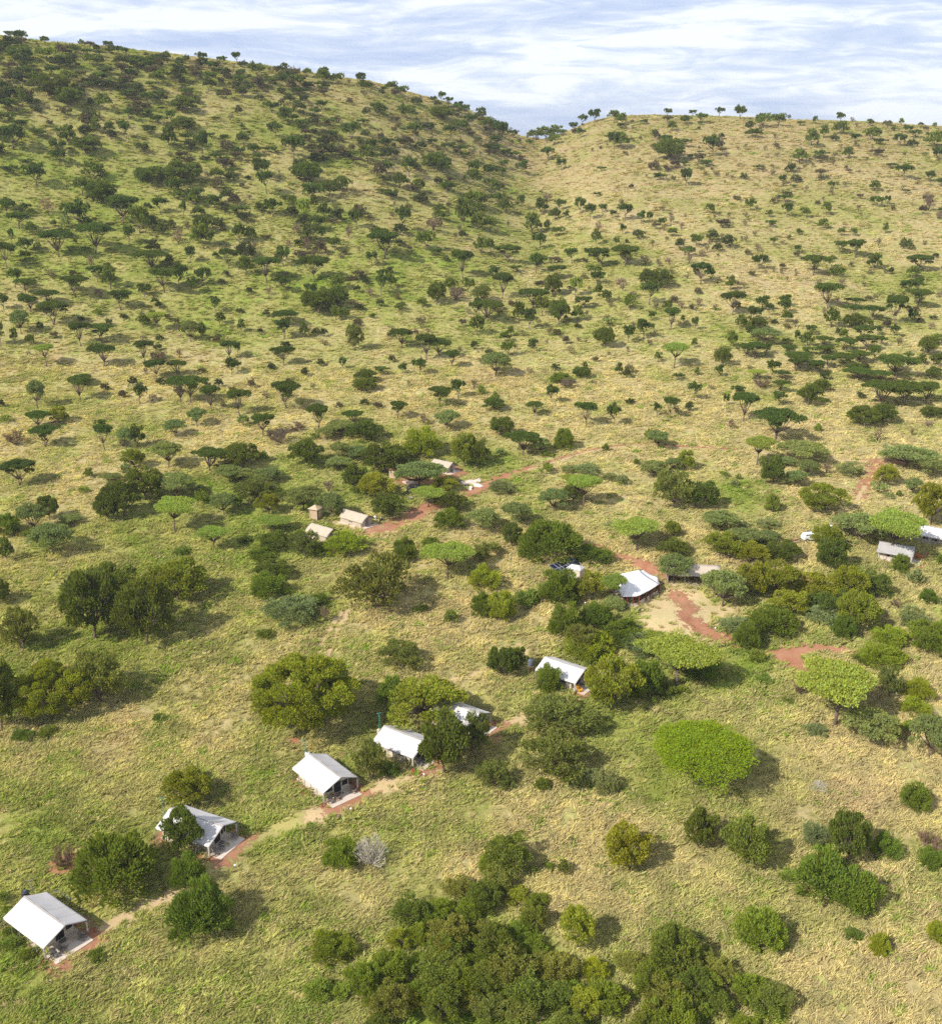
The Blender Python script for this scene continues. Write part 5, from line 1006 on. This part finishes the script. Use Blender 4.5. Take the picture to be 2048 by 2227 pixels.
s = MB().add([tuple(Vector(p)-org) for p in (Gp, Hp, Fp)], [(0, 1, 2)]); s.build('roof_panel', M_canvas_new, T)
for i, p in enumerate(rim):
    MB().tube([(p.x-org.x, p.y-org.y, -0.1), (p.x-org.x, p.y-org.y, p.z-org.z)], 0.10, 7).build('pole', M_redpole, T)
for i in range(3):
    for k in (1, 2):
        p = rim[i].lerp(rim[i+1], k/3); MB().tube([(p.x-org.x, p.y-org.y, -0.1), (p.x-org.x, p.y-org.y, p.z-org.z-0.15)], 0.08, 6).build('pole', M_redpole, T)
for p in peaks: MB().tube([(p.x-org.x, p.y-org.y, -0.1), (p.x-org.x, p.y-org.y, p.z-org.z-0.1)], 0.10, 7).build('pole', M_redpole, T)
fl = [(p-org)*0.98 for p in rim]; b = MB(); n7 = len(fl)
b.add([(p.x, p.y, 0.22) for p in fl]+[(p.x*1.0, p.y*1.0, -0.15) for p in fl], [tuple(range(n7))]+[(i, n7+i, n7+(i+1) % n7, (i+1) % n7) for i in range(n7)]); b.build('floor_slab', M_slab, T)
wl = MB()
for i, j in ((3, 4), (4, 5), (5, 6)):
    a0, b0 = rim[i]-org, rim[j]-org; wl.add([(a0.x*.97, a0.y*.97, 0.2), (b0.x*.97, b0.y*.97, 0.2), (b0.x*.97, b0.y*.97, 2.7), (a0.x*.97, a0.y*.97, 2.7)], [(0, 1, 2, 3)])
wl.build('back_wall', M_canvas_tan, T)
wl = MB(); a0, b0 = (rim[1]-org)*0.93, (rim[2]-org)*0.93; wl.add([(a0.x, a0.y, 0.2), (b0.x, b0.y, 0.2), (b0.x, b0.y, 1.1), (a0.x, a0.y, 1.1)], [(0, 1, 2, 3)]); wl.build('low_wall', M_canvas_wall, T)
dirBC = (C_-B_).normalized()
def round_table(p, label, m, r=0.75):
    T = thing('round_table', label, 'table', p, 0, 'tables in the mess tent'); MB().lathe([(r, 0), (r, 0.06)], (0, 0, 0.74), 18).build('tabletop', m, T); MB().lathe([(0.32, 0), (0.07, 0.1), (0.06, 0.74)], (0, 0, 0), 10).build('pedestal', M_wood, T)
def wchair(p, rz, label, m):
    T = thing('chair', label, 'chair', p, rz, 'chairs in the mess tent'); MB().box((0, 0, 0.45), (0.46, 0.46, 0.06)).build('seat', m, T); MB().box((-0.21, 0, 0.78), (0.05, 0.46, 0.55)).build('backrest', m, T)
    for x in (-.2, .2):
        for y in (-.2, .2): MB().box((x, y, 0.21), (0.05, 0.05, 0.42)).build('leg', m, T)
tabs = [q5(775, 585, 0.2), q5(848, 572, 0.2), q5(890, 585, 0.2), q5(940, 552, 0.2)]
pos_t = ['leftmost', 'second from left', 'third from left', 'rightmost']
inn = (org-(B_+C_)/2); inn.z = 0; inn.normalize()
for i, p in enumerate(tabs):
    p = Vector((p.x, p.y, MZ+0.22))+inn*0.5
    round_table(tuple(p), '%s table at the open front of the mess tent, %s' % (pos_t[i], 'with a white cloth' if i == 1 else 'dark wood'), M_white if i == 1 else M_wood)
    for k in range(3):
        an = k*2.09+i; wchair((p.x+1.15*math.cos(an), p.y+1.15*math.sin(an), p.z), an+math.pi, '%s chair by the %s table of the mess tent' % (('far', 'left', 'near')[k], pos_t[i]), M_redpole if k else (M_white if i < 2 else M_redpole))
# folding camp chair standing out on the clearing
p, D = base_at(1387.5, 1331); lounge_chair(p, 2.4, 'dark and grey camp chair alone at the left edge of the clearing', M_tankgrey, M_trim, group='camp chairs', s=1.1)
p, D = base_at(1389, 1367); lounge_chair(p, 0.4, 'grey camp chair beside the bushes left of the clearing', M_tankgrey, M_pole, group='camp chairs', s=0.9)

# lounge tent of grey-brown canvas behind the sage acacia
x_, y_, z_, D_ = LOUNGE; T = thing('lounge_tent', 'grey-brown open tent half hidden behind the sage acacia beside the mess tent', 'marquee', (x_, y_, z_), R(-8))
def fl2(sg): return lambda u, v: (-6+12*u, sg*3.6*v, 4.0-1.5*v-0.25*math.sin(math.pi*v)-0.2*math.sin(math.pi*u*2)**2*v)
for sg in (-1, 1):
    s = MB().sheet(None, 12, 6, fl2(sg), 0.04)
    s.build('roof_sheet', M_canvas_tan, T, True)
for x in (-6, -2, 2, 6):
    for y in (-3.6, 3.6): MB().tube([(x, y, -0.1), (x, y, 2.5)], 0.09, 6).build('pole', M_redpole if x > 5 else M_pole, T)
MB().box((-1, 2.8, 1.2), (9.0, 0.08, 2.2)).build('back_wall', M_canvas_dark, T); MB().box((0, 0, 0.06), (11.6, 6.8, 0.2)).build('floor_slab', M_slab, T); MB().box((-5.6, 0, 1.2), (0.08, 5.6, 2.2)).build('side_wall', M_canvas_dark, T)

# ------------------------------------------------------------------ staff tents: tan, barrel-shouldered
def tan_tent(key, label, hw=2.3, sl=1.5):
    C, pz, a, L = KT[key]; L *= 0.92; e = L/2; T = thing('barrel_tent', label, 'tent', (C[0], C[1], pz), a, 'tan staff tents')
    prof = [(-hw, 1.45), (-hw*0.90, 1.85), (-hw*0.64, 2.25), (-hw*0.32, 2.66), (0, 3.0), (hw*0.32, 2.66), (hw*0.64, 2.25), (hw*0.90, 1.85), (hw, 1.45)]
    def fn(u, v):
        q = v*8; i = min(7, int(q)); f = q-i; y = prof[i][0]*(1-f)+prof[i+1][0]*f; z = prof[i][1]*(1-f)+prof[i+1][1]*f
        return (-e+L*u, y, z-0.06*math.sin(math.pi*u*3)**2)
    s = MB().sheet(None, 10, 16, fn, 0.04); s.build('roof_sheet', M_canvas_tan, T, True)
    b = MB(); hb = hw-0.3; x0 = -e+0.15; x1 = e-0.9
    b.box(((x0+x1)/2, 0, 0.95), (x1-x0, 2*hb, 1.9)); b.build('canvas_wall', M_canvas_tan, T)
    # arched end wall, set back under the roof
    V = [(x1+0.02, y*0.88, z*0.95) for y, z in prof]+[(x1+0.02, hb, 0.1), (x1+0.02, -hb, 0.1)]; V2 = [(p[0]+0.06, p[1], p[2]) for p in V]; n = len(V)
    MB().add(V+V2, [tuple(range(n))[::-1], tuple(range(n, 2*n))]+[(i, (i+1) % n, n+(i+1) % n, n+i) for i in range(n)]).build('end_wall', M_canvas_tan, T)
    MB().box((x1+0.12, 0.1, 1.0), (0.05, 1.1, 1.8)).build('doorway', M_canvas_dark, T)
    MB().tube([(e, y, z) for y, z in prof], 0.05, 5).build('roof_hoop', M_trim, T)
    for sg in (-1, 1):
        w = MB().box((-0.4, sg*(hb+0.03), 1.15), (1.2, 0.06, 0.7)).build('window', M_canvas_dark, T); MB().box((-0.4, sg*(hb+0.08), 1.56), (1.4, 0.05, 0.1)).build('window_frame', M_canvas_tan, w)
    MB().box((0.35, 0, 0.05), (L+0.8, 2*hw+0.5, 0.2)).build('floor_slab', M_sheet, T)
tan_tent('k1', 'tan barrel-roofed tent on a pale slab at the end of the red track'); tan_tent('k2', 'tan barrel-roofed tent half hidden by a tree, below the small hut'); tan_tent('k3', 'farthest tan barrel-roofed tent, between two yellow-green trees')
p, D = base_at(687, 1127)
T = thing('hut', 'small tan hut with a pyramid roof left of the tan tents', 'hut', p, R(-25))
b = MB()
for x in (-1.05, 1.05):
    for y in (-1.05, 1.05): MB().box((x, y, 1.4), (0.16, 0.16, 2.9)).build('corner_post', M_palewood, T)
for i in range(7):
    MB().box((-0.95+i*0.3, -1.0, 1.35), (0.26, 0.05, 2.5)).build('plank', M_palewood, T)
    MB().box((-1.0, -0.95+i*0.3, 1.35), (0.05, 0.26, 2.5)).build('plank', M_palewood, T)
MB().box((1.0, 0.4, 1.35), (0.05, 1.1, 2.5)).build('side_wall', M_palewood, T); MB().box((0, 1.0, 1.35), (2.0, 0.05, 2.5)).build('side_wall', M_palewood, T); MB().box((0.96, -0.5, 1.2), (0.04, 0.8, 2.2)).build('doorway', M_canvas_dark, T)
MB().add([(-1.5, -1.5, 2.75), (1.5, -1.5, 2.75), (1.5, 1.5, 2.75), (-1.5, 1.5, 2.75), (0, 0, 3.7)], [(0, 1, 4), (1, 2, 4), (2, 3, 4), (3, 0, 4), (3, 2, 1, 0)]).build('roof', M_palewood, T)
p, D = base_at(856, 1038); T = thing('hut', 'small tan shed half hidden under the dark tree behind the water tanks', 'hut', p, R(-20))
MB().box((0, 0, 1.1), (1.9, 1.7, 2.2)).build('wall', M_palewood, T); MB().box((0.97, 0, 1.0), (0.04, 0.7, 1.7)).build('doorway', M_canvas_dark, T); MB().add([(-1.1, -1.0, 2.2), (1.1, -1.0, 2.2), (1.1, 1.0, 2.2), (-1.1, 1.0, 2.2), (-1.1, 0, 2.8), (1.1, 0, 2.8)], [(0, 1, 5, 4), (2, 3, 4, 5), (3, 0, 4), (1, 2, 5), (3, 2, 1, 0)]).build('roof', M_wood, T)
for (px, py, l) in ((892, 1072, 'left one of the two black ribbed water tanks under the trees'), (906, 1069, 'right one of the two black ribbed water tanks under the trees')):
    p, D = base_at(px, py); tank(p, 0.95, 2.0, l, M_tank, group='black water tanks under the trees')
p, D = base_at(816, 1129); tank(p, 0.35, 0.9, 'small white drum between the tan tent and the tree', M_white, name='drum')
p, D = base_at(828.5, 1134); tank(p, 0.45, 0.95, 'black drum with white rim beside the red track', M_tank, lid=M_white, name='drum')
p, D = base_at(748, 1113); tank(p, 0.3, 0.8, 'white drum against the side of the tan barrel-roofed tent', M_white, name='drum')
p, D = base_at(892, 1086); T = thing('metal_tub', 'grey metal tub under the bright acacia below the black tanks', 'tub', p, 0.4); MB().lathe([(0.5, 0), (0.7, 0.6), (0.62, 0.6), (0.45, 0.08)], (0, 0, 0), 14).build('basin', M_alu, T); MB().lathe([(0.3, 0), (0.3, 0.1)], (1.1, 0.3, 0), 10).build('foot_ring', M_red, T)
# sheets and bags laid out at the bend of the track
def cloth_on_ground(nm, lab, cat, pts, m, seed, h=0.35, group=None):
    P, D = world(pts); g = random.Random(seed); c = P.mean(0); cz = g1(c[0], c[1])
    T = thing(nm, lab, cat, (c[0], c[1], cz), 0, group)
    n = 12; ring = []
    for k in range(len(P)):
        a, b_ = P[k], P[(k+1) % len(P)]
        for j in range(3): q = a+(b_-a)*j/3; ring.append((q-c)*(1+g.uniform(-.08, .08)))
    V = []; Fs = []; m_ = len(ring)
    for r_ in (1.0, 0.92, 0.6, 0.3):
        for q in ring: V.append((q[0]*r_, q[1]*r_, g1(c[0]+q[0]*r_, c[1]+q[1]*r_)-cz+(0.02 if r_ == 1 else h*g.uniform(0.3, 1.2))))
    V.append((0, 0, h)); 
    for k in range(3):
        for i in range(m_): Fs.append((k*m_+i, k*m_+(i+1) % m_, (k+1)*m_+(i+1) % m_, (k+1)*m_+i))
    for i in range(m_): Fs.append((3*m_+i, 3*m_+(i+1) % m_, 4*m_))
    MB().add(V, Fs).build('sheet', m, T); return T
cloth_on_ground('tarpaulin', 'long pale pink crumpled sheet spread beside the red track', 'sheet', [(998, 1051), (1012, 1047), (1030, 1045), (1042, 1041), (1048, 1046), (1046, 1050), (1030, 1052), (1006, 1055)], M_sheet, 1, 0.5)
cloth_on_ground('tarpaulin', 'white crumpled sheet with folds, right end of the laid-out sheets', 'sheet', [(1028, 1055), (1040, 1053), (1051, 1058), (1044, 1060), (1030, 1059)], M_white, 2, 0.4)
cloth_on_ground('sack', 'small white sack below the spread sheets', 'sack', [(1020, 1063), (1026, 1060), (1027, 1066), (1021, 1067)], M_white, 3, 0.7)
cloth_on_ground('sack', 'dark sack between the spread sheets', 'sack', [(1009, 1056), (1020, 1055), (1019, 1059), (1010, 1059)], M_tank, 4, 0.5)
cloth_on_ground('sack', 'dark bundle at the left end of the pale pink sheet', 'sack', [(997, 1049), (1003, 1047), (1004, 1053), (998, 1053)], M_trim, 5, 0.7)
cloth_on_ground('tarpaulin', 'pale sheet under the sage acacia by the black tanks', 'sheet', [(875, 1048), (900, 1046), (905, 1052), (885, 1055)], M_sheet, 6, 0.3)
cloth_on_ground('sack', 'small white bundle beside the farthest tan tent', 'sack', [(984, 1025), (990, 1024), (990, 1029), (985, 1029)], M_white, 7, 0.5)

# solar array and its cabin
for k, ((ax_, ay_), (bx_, by_), l) in enumerate((((178, 362), (226, 340), 'lower left'), ((245, 338), (283, 318), 'middle'), ((296, 312), (328, 294), 'upper right'))):
    pA, _ = base_at(1150+ax_/s5, 1150+ay_/s5+3); pB, _ = base_at(1150+bx_/s5, 1150+by_/s5+3)
    v = Vector((pB[0]-pA[0], pB[1]-pA[1])); L_ = max(v.length, 3.0); c = ((pA[0]+pB[0])/2+1.0, (pA[1]+pB[1])/2+0.6, (pA[2]+pB[2])/2)
    T = thing('solar_array', '%s table of dark blue solar panels beside the small white cabin' % l, 'solar panels', c, math.atan2(v.y, v.x)-math.pi/2, 'solar panel tables')
    M = Matrix.Translation((0, 0, 1.2)) @ Matrix.Rotation(R(16), 4, 'Y')
    nq = max(2, round(L_/1.6)); 
    for j in range(nq):
        yy = -L_/2+L_*(j+0.5)/nq; wq = L_/nq-0.08
        for i in (-1, 1):
            sp = MB().box((i*0.92, yy, 0), (1.76, wq, 0.05), M=M).build('solar_panel', M_panel, T); f = MB()
            for (cx, cy, dx, dy) in ((i*0.92, yy-wq/2, 1.84, 0.09), (i*0.92, yy+wq/2, 1.84, 0.09), (i*0.92-0.89, yy, 0.09, wq-0.1), (i*0.92+0.89, yy, 0.09, wq-0.1)): f.box((cx, cy, 0.02), (dx, dy, 0.07), M=M)
            f.build('panel_frame', M_alu, sp)
    for x in (-1.5, 1.5):
        for y in (-L_*0.4, L_*0.4): MB().box((x, y, 0.5), (0.08, 0.08, 1.2)).build('leg', M_alu, T)
p, D = base_at(1251, 1252); T = thing('cabin_tent', 'small white and cream box tent beside the solar panels', 'tent', p, R(-30))
MB().box((0, 0, 1.05), (3.2, 2.6, 2.1)).build('wall', M_canvas_wall, T); MB().add([(-1.8, -1.5, 2.05), (1.8, -1.5, 2.05), (1.8, 1.5, 2.05), (-1.8, 1.5, 2.05), (-1.0, 0, 2.7), (1.0, 0, 2.7)], [(0, 1, 5, 4), (2, 3, 4, 5), (3, 0, 4), (1, 2, 5), (3, 2, 1, 0)]).build('roof', M_canvas, T)
MB().box((1.62, 0, 0.95), (0.05, 0.9, 1.7)).build('doorway', M_canvas_tan, T); MB().box((-0.3, -2.0, 0.05), (4.2, 1.4, 0.14)).build('ground_sheet', M_white, T)

# parked car half hidden behind the bush, log heap, gate post thing
p, D = base_at(1762, 1175); T = thing('parked_car', 'white off-road car half hidden behind the yellow-green tree', 'car', p, R(12))
prof = [(-2.3, 0.55), (-2.3, 1.15), (-2.15, 1.25), (-1.95, 1.95), (0.45, 1.98), (1.05, 1.25), (2.15, 1.12), (2.3, 0.95), (2.3, 0.5)]
n = len(prof); V = [(x, -0.88+(0.12 if z > 1.3 else 0), z) for x, z in prof]+[(x, 0.88-(0.12 if z > 1.3 else 0), z) for x, z in prof]
MB().add(V, [tuple(range(n)), tuple(range(n, 2*n))[::-1]]+[((i+1) % n, i, n+i, n+(i+1) % n) for i in range(n)]).build('body', M_white, T)
for sg in (-1, 1): MB().box((-0.75, sg*0.80, 1.6), (2.1, 0.05, 0.45)).build('side_window', M_glass, T)
MB().add([(0.5, -0.7, 1.93), (0.5, 0.7, 1.93), (1.06, 0.8, 1.32), (1.06, -0.8, 1.32)], [(0, 3, 2, 1)]).build('windscreen', M_glass, T)
for x in (-1.45, 1.45):
    for y in (-0.82, 0.82):
        w = MB(); w.tube([(x, y-0.13, 0.42), (x, y+0.13, 0.42)], 0.42, 16); w_ = w.build('wheel', M_rubber, T); MB().tube([(x, y-0.14, 0.42), (x, y+0.14, 0.42)], 0.2, 10).build('rim', M_alu, w_)
for y in (-0.6, 0.6): MB().box((2.31, y, 0.95), (0.04, 0.3, 0.2)).build('headlight', M_alu, T)
p, D = base_at(1724, 1181)
for i, (dx, dy, an, ln, mt, lb) in enumerate(((0, 0.5, 22, 6.5, M_wood, 'dark brown log lying farthest in the pile'), (-0.4, -0.4, 26, 5.5, M_palewood, 'pale bare log lying nearest in the pile'), (0.7, -0.1, 15, 4.5, M_bark, 'short grey-brown log in the middle of the pile'))):
    q = MB(); ca, sa = math.cos(R(an)), math.sin(R(an)); lx, ly = p[0]+dx*1.6, p[1]+dy*1.6; zz = g1(lx, ly)
    q.tube([(-ln/2, 0, 0.28), (-ln/6, 0.12, 0.30), (ln/5, -0.05, 0.28), (ln/2, 0.08, 0.24)], [0.3, 0.27, 0.24, 0.17], 8)
    o = q.build('fallen_log', mt, None, True, label=lb+' beside the parked car', cat='log', group='logs beside the car'); o.location = (lx, ly, zz-0.05); o.rotation_euler = (0, math.atan2(g1(lx-ca*2, ly-sa*2)-g1(lx+ca*2, ly+sa*2), 4), R(an))
p, D = base_at(1805.5, 1150); T = thing('pipe_stand', 'short grey and white water tap stand left of the spreading acacia', 'tap', p, 0); MB().lathe([(0.45, 0), (0.42, 0.9), (0.1, 1.0)], (0, 0, 0), 10).build('base_drum', M_white, T); MB().tube([(0, 0, 0.9), (0, 0, 2.4)], 0.1, 6).build('pipe', M_pole, T); MB().tube([(0, 0, 2.3), (0.6, 0, 2.25), (0.6, 0, 2.0)], 0.07, 6).build('spout', M_pole, T)

# ------------------------------------------------------------------ antelopes grazing on the lower slope
def antelope_mesh(kind):
    me = bpy.data.meshes.new('antelope_skeleton'); head = (0.95, 0, 1.25) if kind == 0 else (1.05, 0, 0.25)
    v = [(0.42, 0, 0.92), (0.0, 0, 0.88), (-0.45, 0, 0.92), (0.66, 0, 1.10 if kind == 0 else 0.8), (0.82, 0, 1.30 if kind == 0 else 0.5), head, (-0.62, 0, 0.80)]
    e = [(0, 1), (1, 2), (0, 3), (3, 4), (4, 5), (2, 6)]; r = [.17, .18, .16, .10, .08, .045, .04]
    for sx, j, kn in ((0.40, 0, -0.03), (-0.46, 2, 0.07)):
        for sy in (-0.10, 0.10):
            b0 = len(v); v += [(sx, sy, 0.66), (sx-kn, sy, 0.36), (sx, sy, 0.02)]; r += [.075, .038, .028]; e += [(j, b0), (b0, b0+1), (b0+1, b0+2)]
    for sy in (-0.06, 0.06):
        h = (0.80, sy, 1.36) if kind == 0 else (0.86, sy, 0.52); b0 = len(v); v += [h, (h[0]-0.08, sy*1.8, h[2]+0.26)]; r += [.02, .01]; e += [(4, b0), (b0, b0+1)]
    me.from_pydata(v, e, []); o = bpy.data.objects.new('tmp', me); COL.objects.link(o)
    m = o.modifiers.new('skin', 'SKIN'); sv = me.skin_vertices[0].data
    for i, q in enumerate(r): sv[i].radius = (q, q)
    sv[1].use_root = True; s = o.modifiers.new('sub', 'SUBSURF'); s.levels = 1
    dg = bpy.context.evaluated_depsgraph_get(); out = bpy.data.meshes.new_from_object(o.evaluated_get(dg)); out.materials.clear(); out.materials.append(M_fur); out.name = 'antelope'
    bpy.data.objects.remove(o); return out
AM = [antelope_mesh(0), antelope_mesh(1)]
for i, (px, py, rz, l) in enumerate(((371, 728, 0.3, 'tan antelope farthest left on the lower left slope'), (389, 735, 2.9, 'tan antelope grazing right of the leftmost antelope'), (465, 745, 0.2, 'tan antelope standing below a bare bush, left one of the near three'), (470, 743, 3.0, 'tan antelope grazing, middle one of the near three'), (494, 742, 1.3, 'tan antelope right one of the near three'),
        (766, 662, 0.2, 'tan antelope left one beside the big dark acacia clump'), (778, 666, 2.8, 'tan antelope middle one beside the big dark acacia clump'), (786, 667, 0.5, 'tan antelope right one beside the big dark acacia clump'))):
    p, D = base_at(px, py); o = obj('antelope', AM[i % 2], None, l, 'antelope', 'antelopes on the slope'); o.location = p; o.rotation_euler = (0, 0, rz); o.scale = (1.5, 1.5, 1.5)
# ------------------------------------------------------------------ thin dry haze in the valley air
hz_m = bpy.data.materials.new('haze_air'); hz_m.use_nodes = True; t = hz_m.node_tree; t.nodes.clear()
pv = N(t, 'ShaderNodeVolumePrincipled'); pv.inputs['Color'].default_value = (0.86, 0.92, 1.0, 1); pv.inputs['Density'].default_value = 0.00010; pv.inputs['Anisotropy'].default_value = 0.2
o_ = N(t, 'ShaderNodeOutputMaterial'); t.links.new(pv.outputs[0], o_.inputs['Volume'])
obj('haze', MB().box((0, 4300, 85), (13200, 10600, 290)).mesh('haze', hz_m), kind='stuff')
